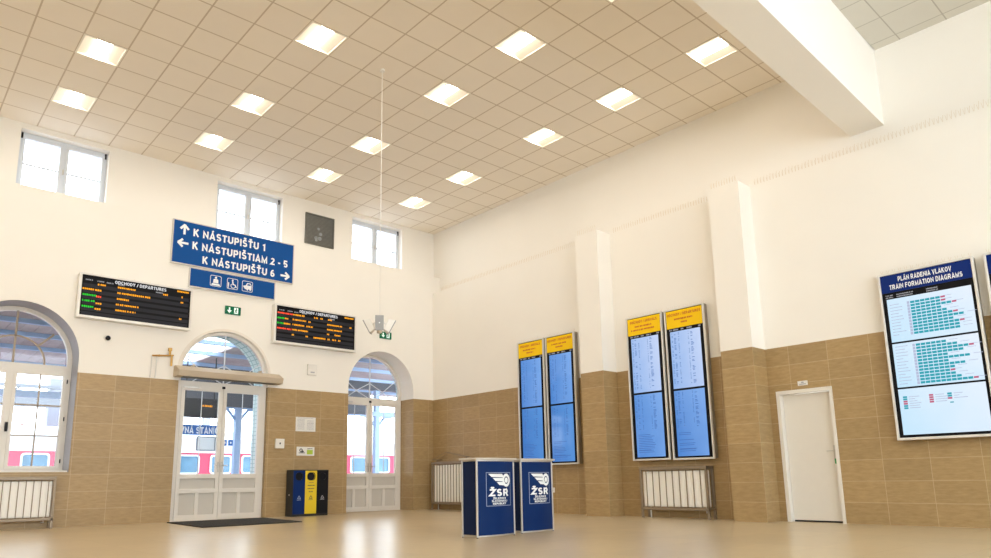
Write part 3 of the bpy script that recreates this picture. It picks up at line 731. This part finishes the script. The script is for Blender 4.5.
# ------------------------------------------------------------------ hanging loudspeakers
t = thing('hanging_pole', (-5.1, -5.3, H), 'thin white pole hanging from the ceiling to the loudspeakers', 'pole')
MB().tube([(0, 0, 0), (0, 0, -4.06)], .006, 8).build('pole', M['white'], t)
MB().tube([(0, 0, 0), (0, 0, -.03)], .04, 12).build('ceiling_rose', M['white'], t)
MB().box(-.03, .03, -.03, .03, -4.33, -4.06).build('bracket', mat('bracket_beige', (.55, .48, .38), .5), t, .006)
CA = math.atan2(-13.93+5.3, -10.75+5.1)      # direction towards the middle of the hall
sp0 = None
for k, (da, lab) in enumerate(((0, 'white loudspeaker facing the hall, middle one of the hanging trio'), (-105, 'white loudspeaker of the hanging trio angled towards the timetable screens'), (105, 'white loudspeaker of the hanging trio angled towards the departure boards'))):
    ang = CA+math.radians(-da); d = Vector((math.cos(ang), math.sin(ang), 0))
    if sp0 is None:
        s = thing('loudspeaker', (0, 0, 0), lab, 'loudspeaker', 'three loudspeakers hanging on the pole'); sp0 = s
        MB().quadbox([(-.055, -.03, -.11), (.055, -.03, -.11), (.03, .06, -.09), (-.03, .06, -.09), (-.055, -.03, .11), (.055, -.03, .11), (.03, .06, .09), (-.03, .06, .09)]).build('cabinet', M['speaker'], s, .006)
        MB().box(-.062, .062, -.042, -.028, -.115, .115).build('front_grille', M['spgrille'], s, .006)
        MB().tube([(0, .05, 0), (0, .108, 0)], .012, 8).build('mount_bracket', M['speaker'], s)
        b = FL(); b.disc(0, 0, .010, -.0435, 10); b.build('badge', M['sw'], s)
    else: s = copy_tree(sp0)
    s['label'] = lab
    s.location = Vector((-5.1, -5.3, 2.985))+d*.155
    s.rotation_mode = 'XYZ'; s.rotation_euler = (math.radians(0 if da == 0 else 28), 0, ang+PI/2)

# ------------------------------------------------------------------ timetable screens on the right wall
def screen_rows(b, x0, x1, z0, z1, seed, cols_, pitch, h, fill=1.0):
    rnd = random.Random(seed); z = z1
    while z > z0:
        for u0, u1 in cols_:
            if rnd.random() < fill:
                e = u0+(u1-u0)*rnd.uniform(.55, 1); b.rect(x0+(x1-x0)*u0, x0+(x1-x0)*e, z-h, z, -.1225)
        z -= pitch
def timetable(ypos, lab, w, z0, h, title, sub, seeds):
    t = thing('timetable_display', (-.012, ypos, z0), lab, 'timetable screen', 'tall timetable screens', rz=RW)
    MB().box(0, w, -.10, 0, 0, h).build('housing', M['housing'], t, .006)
    MB().box(.12, w-.12, 0, .0118, h*.3, h*.7).build('wall_mount', M['dark'], t)
    slab('rim', R4(-.006, w+.006, -.006, h+.006), [R4(.020, w-.020, .024, h-.020)], -.135, -.09, M['frame'], t, .005)
    MB().box(.025, w-.025, -.112, -.099, .025, h-.02).build('bezel', M['bezel'], t)
    hz0 = h-.345; MB().box(.034, w-.034, -.122, -.11, hz0, h-.032).build('header', M['yhead'], t)
    text('title', title, .048, M['orange'], t, w/2, h-.105, -.1235, 'CENTER', .21, .90)
    b = FL()
    for k, (a, e) in enumerate(sub): blips(b, w*a, h-.19-.065*k, w*(e-a), .034, -.1235, seeds+k)
    b.build('small_print', M['orange'], t)
    b = FL()
    for a, e in ((.10, .17), (.20, .34), (.40, .48), (.55, .68), (.84, .92)): blips(b, w*a, hz0-.030, w*(e-a), .030, -.114, seeds+int(a*100))
    b.build('column_heading', M['led_w'], t)
    m1 = h*.455
    for k, (za, zb, sm) in enumerate(((m1+.018, hz0-.062, 'scr_b' if seeds % 2 else 'scr_a'), (.055, m1-.018, 'scr_a' if seeds % 2 else 'scr_d'))):
        s = FL().rect(.09, w-.09, za, zb, -.117).build('screen', M[sm], t)
        b = FL(); X0, X1 = .09, w-.09
        screen_rows(b, X0, X1, za+(.06 if k == 0 else .5), zb-.03, seeds*5+k, [(.05, .09), (.13, .20), (.27, .31), (.60, .63), (.68, .78)], .022, .009, .62)
        if k: 
            screen_rows(b, X0, X1, za+.10, za+.40, seeds*7, [(.08, .70)], .03, .008, .8); screen_rows(b, X0, X1, za+.06, za+.12, seeds*9, [(.08, .9)], .03, .008, .9)
        b.build('timetable_text', M['tx_b'], s)
    b = FL()
    for k in range(10):
        xx = w*(k+.5)/10
        b.tube([(xx, -.06, h), (xx-.012, -.07, h+.07)], .0016, 4); b.tube([(xx, -.06, h), (xx+.014, -.04, h+.07)], .0016, 4)
    b.build('bird_spikes', M['spike'], t)
W_ = .775
timetable(-3.20, 'tall timetable screen closest to the room corner, partly behind the kiosks', W_, .985, 2.64, 'PRÍCHODY / ARRIVALS', [(.22, .70), (.36, .62)], 10)
timetable(-4.045, 'tall timetable screen second from the room corner, next to the first pilaster', W_, .975, 2.65, 'ODCHODY / DEPARTURES', [(.22, .74), (.36, .62)], 12)
timetable(-6.125, 'tall timetable screen third from the room corner, above the radiator', W_, .995, 2.64, 'PRÍCHODY / ARRIVALS', [(.25, .72), (.14, .80)], 11)
timetable(-6.97, 'tall timetable screen fourth from the room corner, next to the pilaster by the white door', W_, .985, 2.64, 'ODCHODY / DEPARTURES', [(.25, .72), (.42, .58)], 13)

def formation(ypos, lab, w, z0, h, seed):
    t = thing('formation_display', (-.012, ypos, z0), lab, 'information screen', 'wide train formation screens', rz=RW)
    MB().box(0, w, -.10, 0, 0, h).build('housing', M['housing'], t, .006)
    MB().box(.12, w-.12, 0, .0118, h*.3, h*.7).build('wall_mount', M['dark'], t)
    slab('rim', R4(-.006, w+.006, -.006, h+.006), [R4(.024, w-.024, .028, h-.024)], -.135, -.09, M['frame'], t, .005)
    MB().box(.02, w-.02, -.112, -.099, .025, h-.02).build('bezel', M['bezel'], t)
    MB().box(.028, w-.028, -.122, -.11, h-.275, h-.028).build('header', M['navy'], t)
    text('title', 'PLÁN RADENIA VLAKOV', .068, M['sw'], t, w*.50, h-.102, -.1235, 'CENTER', .20, .66)
    text('title', 'TRAIN FORMATION DIAGRAMS', .068, M['sw'], t, w*.50, h-.205, -.1235, 'CENTER', .20, .72)
    b = FL()
    for a, e in ((.06, .14), (.18, .36), (.50, .62)):
        for q in (0, .03): blips(b, w*a, h-.315-q, w*(e-a), .018, -.114, seed+int(a*100)+int(q*100))
    b.build('column_heading', M['led_w'], t)
    zs = [(h-.98, h-.37), (h-1.61, h-1.005), (.065, h-1.635)]
    for k, (za, zb) in enumerate(zs):
        X0, X1 = .075, w-.06
        s = FL().rect(X0, X1, za, zb, -.117).build('screen', M['scr_w'], t)
        rnd = random.Random(seed*10+k); D = X1-X0
        if k < 2:
            b = FL(); r = FL(); q = FL(); n = 11 if k == 0 else 13; top = zb-(.07 if k == 0 else .03)
            for j in range(n):
                z = top-j*.043; nn = rnd.choice((6, 7, 8, 9, 10, 9, 8))
                if j == 0: nn = 6
                q.rect(X0+D*.245, X0+D*.275, z-.036, z, -.1195)
                for c in range(nn):
                    x = X0+D*(.285+.060*c); b.rect(x, x+D*.053, z-.034, z-.003, -.1195)
                if rnd.random() < .35: x = X0+D*(.285+.060*nn); r.rect(x, x+D*.053, z-.03, z-.006, -.1195)
                q.rect(X0+D*.03, X0+D*rnd.uniform(.10, .2), z-.018, z-.010, -.1195)
                q.rect(X0+D*(.30+.062*nn), X0+D*(.40+.062*nn), z-.010, z-.004, -.1193)
            b.build('coach_blocks', M['tx_t'], s); r.build('engine_blocks', M['tx_r'], s); q.build('train_number', M['tx_p'], s)
        else:
            b = FL(); r = FL(); q = FL()
            for u, n in ((.05, 6), (.36, 4), (.57, 3)):
                for j in range(n):
                    z = zb-.10-.03*j; (r if rnd.random() < .3 else b).rect(X0+D*u, X0+D*(u+.05), z-.024, z, -.1195)
                    q.rect(X0+D*(u+.07), X0+D*(u+.07+rnd.uniform(.06, .16)), z-.016, z-.008, -.1195)
            b.rect(X0+D*.59, X0+D*.63, zb-.235, zb-.22, -.1195)
            b.build('legend_blocks', M['tx_t'], s); r.build('legend_blocks', M['tx_r'], s); q.build('legend_text', M['tx_p'], s)
    b = FL()
    for k in range(15):
        xx = w*(k+.5)/15
        b.tube([(xx, -.06, h), (xx-.012, -.07, h+.07)], .0016, 4); b.tube([(xx, -.06, h), (xx+.014, -.04, h+.07)], .0016, 4)
    b.build('bird_spikes', M['spike'], t)
formation(-10.505, 'wide train formation screen with blue header, beside the white door', 1.14, 1.14, 2.32, 1)
formation(-11.765, 'wide train formation screen mostly cut off by the photo edge', 1.14, 1.14, 2.32, 2)

# ------------------------------------------------------------------ radiators behind steel guards
def radiator(loc, lab, w, h, rz, nb, legs=True):
    t = thing('guarded_radiator', loc, lab, 'radiator', 'radiators behind steel guards', rz=rz); d = .21; r = .02
    for x in (0, w-.04):
        MB().box(x, x+.04, -d-.02, -d+.02, 0, h).build('leg', M['steel'], t, .003)
        MB().box(x, x+.04, -.04, 0, 0, h).build('leg', M['steel'], t, .003)
    b = MB(); b.box(.0, w, -d-.022, -d+.02, h-.055, h); b.box(.0, w, -.04, 0, h-.04, h)
    for x in (0, w-.04): b.box(x, x+.04, -d, 0, h-.045, h-.005); b.box(x, x+.04, -d, 0, .15, .18)
    b.build('top_rail', M['steel'], t, .003)
    MB().box(0, w, -d-.02, -d+.015, .135, .18).build('bottom_rail', M['steel'], t, .003)
    b = MB()
    for k in range(1, nb): 
        x = w*k/nb; b.box(x-.006, x+.006, -d-.008, -d+.006, .16, h-.03); b.box(x-.006, x+.006, -d, -.02, h-.03, h-.015)
    b.build('guard_bars', M['steel'], t)
    p = MB().box(.045, w-.05, -.185, -.06, .19, h-.075).build('radiator_panel', M['rad'], t, .01)
    b = MB()
    for k in range(nb):
        x = .05+(w-.10)*(k+.5)/nb; b.box(x-.034, x+.034, -.193, -.183, .205, h-.09)
    b.build('convector_ribs', M['rad'], p, .004)
    b = MB(); b.tube([(w-.12, -.10, .21), (w-.12, -.10, .10), (w-.14, -.02, .10)], .012); b.tube([(.12, -.10, .21), (.12, -.10, .0)], .012); b.build('pipe', M['white'], t)
radiator((0, -6.30, 0), 'white radiator behind brown steel guard below the timetable screens', 1.335, .87, RW, 10)
radiator((0, -.21, 0), 'tall white radiator behind steel guard in the room corner', 1.36, 1.13, RW, 13)
radiator((-9.585, 0, 0), 'white radiator behind steel guard below the arched window', 1.40, .855, 0, 13)
# wire drying rack shape on the corner radiator
t = thing('wire_rack', (0, -.21, 1.13), 'thin wire rack with a peaked frame on the corner radiator', 'rack', rz=RW)
b = MB()
for yy in (-.20, -.06): b.tube([(.02, yy, .06), (.52, yy, .22), (1.26, yy, .09)], .006, 6)
b.tube([(.02, -.20, .06), (.02, -.06, .06)], .006, 6); b.tube([(.52, -.20, .22), (.52, -.06, .22)], .006, 6); b.tube([(1.26, -.20, .09), (1.26, -.06, .09)], .006, 6); b.build('wire_frame', M['steel'], t)
b = MB(); b.box(.0, .22, -.21, -.05, .045, .062); b.tube([(.12, -.13, 0), (.12, -.13, .05)], .014, 8); b.tube([(1.22, -.13, 0), (1.22, -.13, .09)], .014, 8); b.build('support', M['steel'], t)

# ------------------------------------------------------------------ recycling bin
t = thing('recycling_bin', (-3.915, -.30, 0), 'three-part recycling bin with blue, yellow and black fronts', 'bin')
bw, bd, bh = .84, .28, .955
MB().box(0, bw, 0, bd, .0, bh).build('cabinet', M['binside'], t, .006)
xs = [(.02, .28), (.286, .552), (.558, .82)]
for (a, e), mm, nm in zip(xs, ('binblue', 'yel', 'black'), ('blue_front', 'yellow_front', 'black_front')):
    p = slab(nm, R4(a, e, .05, bh-.02), [rrect(a+.05, e-.05, bh-.21, bh-.065, .06)], -.02, .0, M[mm], t, .002)
    FL().rect(a+.04, e-.04, bh-.22, bh-.055, -.003).build('opening', M['black'], p)
    slab('opening_rim', rrect(a+.04, e-.04, bh-.22, bh-.055, .065), [rrect(a+.05, e-.05, bh-.21, bh-.065, .06)], -.026, -.018, M['black'], p)
    b = FL(); cx = (a+e)/2
    ink = M['ink'] if mm == 'yel' else M['kline'] if mm == 'binblue' else M['print']
    if mm == 'yel':
        for k, z in enumerate((.63, .565, .50)): blips(b, cx-.08+.03*(k == 2), z, .16-.06*(k == 2), .022, -.0215, 40+k)
        blips(b, cx-.06, .685, .12, .012, -.0215, 50)
    b.bar((cx-.035, .36), (cx, .42), .012, -.0215); b.bar((cx, .42), (cx+.035, .36), .012, -.0217); b.bar((cx-.035, .36), (cx+.035, .36), .012, -.0219); blips(b, cx-.05, .335, .10, .014, -.0215, 60)
    b.build('printed_mark', ink, p)
b = MB(); b.tube([(0, .12, .44), (-.012, .12, .44)], .016, 10); b.build('lock', M['alu'], t)

# ------------------------------------------------------------------ door mat
t = MB().quadbox([(-6.46, -2.30, 0), (-4.68, -2.25, 0), (-4.50, -.25, 0), (-6.36, -.25, 0), (-6.46, -2.30, .015), (-4.68, -2.25, .015), (-4.50, -.25, .015), (-6.36, -.25, .015)]).build('door_mat', M['mat'])
tag(t, 'flat black door mat in front of the canopy door', 'mat')

# ------------------------------------------------------------------ promotional kiosks
def kiosk(loc, lab, w, d, h, rz):
    t = thing('kiosk', loc, lab, 'kiosk', 'blue information kiosks', rz=rz)
    n = 16; bow = .045
    fp = [(w*k/n, -bow*math.sin(PI*k/n)) for k in range(n+1)]
    b = MB(); lo = [b.b.verts.new((x, y+.004, .03)) for x, y in fp]; hi = [b.b.verts.new((x, y+.004, h-.03)) for x, y in fp]; li = [b.b.verts.new((x, y+.02, .03)) for x, y in fp]; hi2 = [b.b.verts.new((x, y+.02, h-.03)) for x, y in fp]
    for k in range(n):
        b.b.faces.new((lo[k], lo[k+1], hi[k+1], hi[k])); b.b.faces.new((li[k+1], li[k], hi2[k], hi2[k+1]))
    front = b.build('front_panel', M['kblue'], t)
    for x in (.006, w-.018): MB().box(x, x+.012, .03, d-.02, .035, h-.03).build('side_panel', M['kside'], t)
    for x, y in ((-.012, -.012), (w-.020, -.012), (-.012, d-.03), (w-.02, d-.03)): 
        MB().box(x+.005, x+.027, y+.004, y+.028, .008, h-.02).build('corner_post', M['alu'], t, .005)
        MB().tube([(x+.016, y+.016, 0), (x+.016, y+.016, .010)], .010, 10).build('foot', M['dark'], t)
    for z in (.012, h-.036):
        b = MB(); b.prism_z([(x, y-.006) for x, y in fp]+[(x, y+.024) for x, y in reversed(fp)], z, z+.018)
        for x in (0, w-.016): b.box(x, x+.016, .0, d, z, z+.018)
        b.build('rail', M['alu'], t)
    MB().prism_z([(-.035, d+.01)]+[(-.035+(w+.07)*k/n, -.03-bow*math.sin(PI*k/n)) for k in range(n+1)]+[(w+.035, d+.01)], h-.018, h+.006).build('counter_top', mat('kiosk_top', (.60, .55, .48), .4, .2), t, .004)
    # logo, wrapped on the bowed front
    def wrap(o):
        bb = bmesh.new(); bb.from_mesh(o.data)
        for k in range(1, n): bmesh.ops.bisect_plane(bb, geom=bb.verts[:]+bb.edges[:]+bb.faces[:], plane_co=(w*k/n, 0, 0), plane_no=(1, 0, 0))
        bb.to_mesh(o.data); bb.free()
        for v in o.data.vertices:
            v.co.y += -bow*math.sin(PI*max(0, min(1, v.co.x/w)))
    cx, cz = w*.54, h*.605; q = w*.335; hh = h*.215
    parts = []
    parts.append(slab('logo_border', R4(cx-q, cx+q, cz-hh, cz+hh), [R4(cx-q+.007, cx+q-.007, cz-hh+.007, cz+hh-.007)], -.0004, .0004, M['kline'], front))
    b = FL(); top = cz+hh-.018; wx, wz = cx+q*.60, top-.080
    b.disc(wx, wz, .082, 0, 24, .046, sx=.95); b.disc(wx, wz, .034, -.0004, 18)
    for k in range(3):
        xl = cx-q*.84+q*.30*k; z1 = top-.050*k; xr = wx-.075+.012*k
        b.poly([(xl, z1), (xl+.046, z1-.038), (xr+.030, z1-.046), (xr-.005+.03*(k == 2), z1-.002)], -.0006-.0002*k)
    parts.append(b.build('logo_wheel', M['sw'], front))
    parts.append(text('logo_letters', 'ŽSR', .088, M['sw'], front, cx, cz-.042, -.0006, 'CENTER', .23, 1.62, .16))
    for k, s in enumerate(('ŽELEZNICE', 'SLOVENSKEJ', 'REPUBLIKY')):
        parts.append(text('logo_caption', s, .024, M['sw'], front, cx, cz-.112-.032*k, -.0006, 'CENTER', .22, 1.45))
    for o in parts: 
        wrap(o); o.location = (0, .0015, 0)
    return t
kiosk((-5.045, -7.40, 0), 'blue kiosk with white logo, beside the corner radiator, dark side panel visible', .65, .28, .955, math.radians(2))
kiosk((-4.19, -7.30, 0), 'blue kiosk with white logo, in front of the timetable screens', .62, .28, .955, math.radians(2))

# ------------------------------------------------------------------ bird spikes along the ledges
def spikes(p0, p1, lab, n, out):
    b = FL(); a = Vector(p0); e = Vector(p1); d = (e-a).normalized(); rnd = random.Random(n)
    for k in range(n):
        p = a.lerp(e, (k+.5)/n)
        for s in (-1, 1): b.tube([p, p+d*s*.02+out*(.03 if s > 0 else -.02)+Vector((0, 0, .10+rnd.uniform(-.01, .02)))], .0022, 4)
    b.box(min(a.x, e.x)-.01, max(a.x, e.x)+.01, min(a.y, e.y)-.01, max(a.y, e.y)+.01, a.z, a.z+.006)
    o = b.build('bird_spike_strip', M['spike']); tag(o, lab, 'bird spikes', 'bird spike strips on the ledges')
o_ = Vector((-1, 0, 0))
spikes((.03, -.3, L2), (.03, -5.15, L2), 'thin bird spikes along the ledge between corner and first pilaster', 90, o_)
spikes((.03, -5.8, L2), (.03, -8.12, L2), 'thin bird spikes along the ledge between the two pilasters', 44, o_)
spikes((.03, -8.75, L2), (.03, -14.0, L2), 'thin bird spikes along the ledge past the second pilaster, above the white door', 100, o_)
spikes((-.38, -8.19, L2), (-.38, -8.67, L2), 'thin bird spikes on top of the second pilaster', 10, o_)
spikes((-.38, -5.23, L2), (-.38, -5.72, L2), 'thin bird spikes on top of the first pilaster', 10, o_)

# ------------------------------------------------------------------ outside: platform, canopy, sign, train
struct(MB().box(-30, 25, 1.26, 8.0, -.25, -.02).build('platform', M['platform']), 'grey station platform outside the doors', 'platform')
struct(MB().box(-60, 60, 8.0, 60, -1.2, -1.0).build('ground', M['platform']), 'trackbed beyond the platform', 'ground')
t = thing('platform_canopy', (0, 0, 0), 'boarded platform canopy with pale blue beams outside', 'canopy')
b = MB()
for k in range(170):
    x = -26+k*.25
    for a, e in ((-26, -8.0+.0), (-4.6, 20)):
        pass
    if -5.3 < x < -4.35: continue
    b.quadbox([(x, .76, 3.90), (x+.235, .76, 3.90), (x+.235, 8.6, 3.90), (x, 8.6, 3.90), (x, .76, 3.95), (x+.235, .76, 3.95), (x+.235, 8.6, 3.95), (x, 8.6, 3.95)])
b.build('boards', M['wood'], t)
for y, z in ((1.8, 3.86), (3.2, 3.86), (4.9, 3.86), (7.4, 3.86)):
    MB().box(-26, 16, y-.05, y+.05, z-.05, z+.04).build('beam', M['steelblue'], t)
MB().box(-5.4, 16, 5.2, 5.35, 3.62, 3.88).build('fascia', M['fascia'], t)
for x in (-2.76, 1.9, 6.5, -12.2):
    c = MB(); c.box(x-.08, x+.08, 5.42, 5.58, -.02, 3.89); 
    c.tube([(x, 5.5, 2.0), (x+.05, 5.5, 2.45), (x+.3, 5.5, 2.75), (x+.9, 5.5, 2.85)], .045, 8); c.tube([(x, 5.5, 2.0), (x-.05, 5.5, 2.45), (x-.3, 5.5, 2.75), (x-.9, 5.5, 2.85)], .045, 8)
    c.build('column', M['steelblue'], t)
MB().box(-26, 16, 5.4, 5.6, 2.78, 2.93).build('crossbeam', M['steelblue'], t)
MB().box(-5.6, 1.0, 4.45, 4.6, 2.72, 3.4).build('fascia', M['fascia'], t)
t = thing('station_sign', (-4.85, 5.2, 1.985), 'blue station name sign seen through the canopy door', 'sign')
MB().box(0, 1.60, -.03, .03, 0, .27).build('panel', M['sblue'], t)
text('lettering', 'HLAVNÁ STANICA', .175, M['sw'], t, .82, .125, -.034, 'CENTER', .2, .80)
for x in (.1, 1.5): MB().tube([(x, 0, .27), (x, 0, .95)], .015, 6).build('hanger', M['steelblue'], t)
t = thing('platform_display', (-4.40, 3.5, 2.30), 'dark hanging platform display with an amber line outside the canopy door', 'display')
MB().box(-.62, .33, -.1, .1, 0, .46).build('housing', M['dark'], t, .01)
b = FL(); blips(b, -.12, .28, .24, .05, -.102, 4); b.build('amber_line', M['led_o'], t)
for x in (-.5, .2): MB().tube([(x, 0, .46), (x, 0, 1.52)], .015, 6).build('hanger', M['dark'], t)
t = thing('platform_notice', (-3.80, 5.0, 1.58), 'pale notice frame hanging on the platform', 'notice')
MB().box(-.23, .23, -.02, .02, 0, .34).build('sheet', M['trainw'], t)
slab('frame', R4(-.25, .25, -.02, .36), [R4(-.225, .225, .005, .335)], -.03, .03, M['tgrey'], t)
for x in (-.2, .2): MB().tube([(x, 0, .36), (x, 0, 1.2)], .01, 6).build('hanger', M['steelblue'], t)
for k, x in enumerate((-3.20, -3.03)):
    t = thing('track_plate', (x, 5.25, 1.72), 'small blue plate on the platform, %s' % ('farther from the column' if k == 0 else 'closer to the column'), 'sign', 'small blue number plates')
    MB().box(-.06, .06, -.02, .02, 0, .16).build('plate', M['sblue'], t)
    FL().rect(-.022, .022, .05, .11, -.0215).build('white_mark', M['sw'], t)
    MB().tube([(0, .03, .16), (0, .03, 1.1)], .01, 6).build('hanger', M['steelblue'], t)
# train
def train():
    t = thing('train', (0, 10.2, 0), 'red and white passenger train standing beyond the platform', 'train')
    x0, x1 = -24, 22
    wins = [(-22.6+1.10*k, -22.6+1.10*k+.74) for k in range(40)]
    MB().box(x0, x1, .06, 2.8, -.55, 1.72).build('red_body', M['red'], t)
    MB().box(x0, x1, .02, 2.84, 1.72, 2.2).build('white_body', M['trainw'], t)
    b = MB(); pr = [(.02, 2.2), (.35, 2.42), (1.0, 2.52), (1.8, 2.52), (2.5, 2.42), (2.84, 2.2)]
    A = [b.b.verts.new((x0, p[0], p[1])) for p in pr]; B2 = [b.b.verts.new((x1, p[0], p[1])) for p in pr]
    for i in range(5): b.b.faces.new((A[i], B2[i], B2[i+1], A[i+1]))
    b.b.faces.new(A[::-1]); b.b.faces.new(B2); b.build('roof', M['trainw'], t)
    for a, e in wins:
        w_ = slab('window', rrect(a, e, 1.02, 1.66, .10), [rrect(a+.05, e-.05, 1.07, 1.61, .07)], .0, .07, M['trainw'], t)
        FL().rect(a+.04, e-.04, 1.06, 1.62, .05).build('pane', M['tglass'], w_)
    MB().box(x0, x1, .3, 2.6, -1.0, -.55).build('underframe', M['tgrey'], t)
    MB().box(x0, x1, .045, .06, -.1, .02).build('stripe', M['trainw'], t)
train()
# houses and a tower beyond, as seen in the arched window
t = thing('house', (-5.0, 26, -1), 'pale house with a tiled gable roof beyond the train', 'house'); w_, h_ = 3.0, 3.5
MB().box(-w_/2, w_/2, 0, 5, 0, h_).build('wall', M['hwall'], t)
MB().prism([(-w_/2-.3, h_), (w_/2+.3, h_), (0, h_+1.2)], -.3, 5.3).build('roof', M['tile'], t)
for x_ in (-1.0, .3): MB().box(x_, x_+.7, -.03, .02, h_-1.2, h_-.3).build('window', M['tglass'], t)
t = thing('signal_gantry', (-9.4, 13.8, -1.0), 'grey signal gantry over the tracks behind the train', 'gantry')
b = MB(); b.box(-9, 9, -.1, .1, 4.35, 4.65); b.box(-9, 9, -.1, .1, 5.0, 5.1)
for k in range(19): b.bar3((-9+k, 4.65), (-8.5+k if k < 18 else 9, 5.0), .06, -.05, .05)
b.build('truss', mat('gantry_grey', (.10, .105, .12), .6), t)
for x in (-8.8, 8.8): MB().box(x-.12, x+.12, -.12, .12, 0, 5.1).build('post', M['tgrey'], t)
t = MB().box(-5.85, -5.40, 14.8, 15.3, -1.0, 4.5).build('concrete_mast', mat('concrete_post', (.17, .18, .22), .8, noise=.15)); tag(t, 'pale concrete mast behind the train seen in the arched window', 'mast')

# ------------------------------------------------------------------ light
wd = bpy.data.worlds.new('World'); bpy.context.scene.world = wd; t_, N, L = nt(wd)
bg = N['Background']; bg.inputs['Strength'].default_value = 6.5
tc = N.new('ShaderNodeTexCoord'); sp = N.new('ShaderNodeSeparateXYZ'); L.new(tc.outputs['Generated'], sp.inputs[0])
rp = N.new('ShaderNodeValToRGB'); L.new(sp.outputs['Z'], rp.inputs[0])
rp.color_ramp.elements[0].color = (.86, .94, 1.0, 1); rp.color_ramp.elements[1].color = (.70, .85, 1.0, 1)
L.new(rp.outputs[0], bg.inputs['Color'])

# ------------------------------------------------------------------ camera
cam = bpy.data.cameras.new('camera'); co = bpy.data.objects.new('camera', cam); C.objects.link(co)
yaw, pitch, roll, f = .722463438, .186351265, -.0149885772, 698.695346
fw = Vector((math.sin(yaw)*math.cos(pitch), math.cos(yaw)*math.cos(pitch), math.sin(pitch)))
r_ = Vector((math.cos(yaw), -math.sin(yaw), 0)); u_ = r_.cross(fw)
r2 = r_*math.cos(roll)+u_*math.sin(roll); u2 = -r_*math.sin(roll)+u_*math.cos(roll)
mw = Matrix(((r2.x, u2.x, -fw.x, -10.7535464), (r2.y, u2.y, -fw.y, -13.9297822), (r2.z, u2.z, -fw.z, .69585443), (0, 0, 0, 1)))
co.matrix_world = mw
cam.sensor_fit = 'HORIZONTAL'; cam.sensor_width = 36; cam.lens = f/991*36
cam.shift_x = 17.8945702/991; cam.shift_y = 68.9562588/991
cam.clip_start = .05; cam.clip_end = 300
sc = bpy.context.scene; sc.camera = co
sc.view_settings.view_transform = 'Standard'; sc.view_settings.look = 'None'; sc.view_settings.exposure = 0.13
sc.cycles.max_bounces = 10; sc.cycles.diffuse_bounces = 6; sc.cycles.transparent_max_bounces = 12
sc.cycles.sample_clamp_indirect = 8
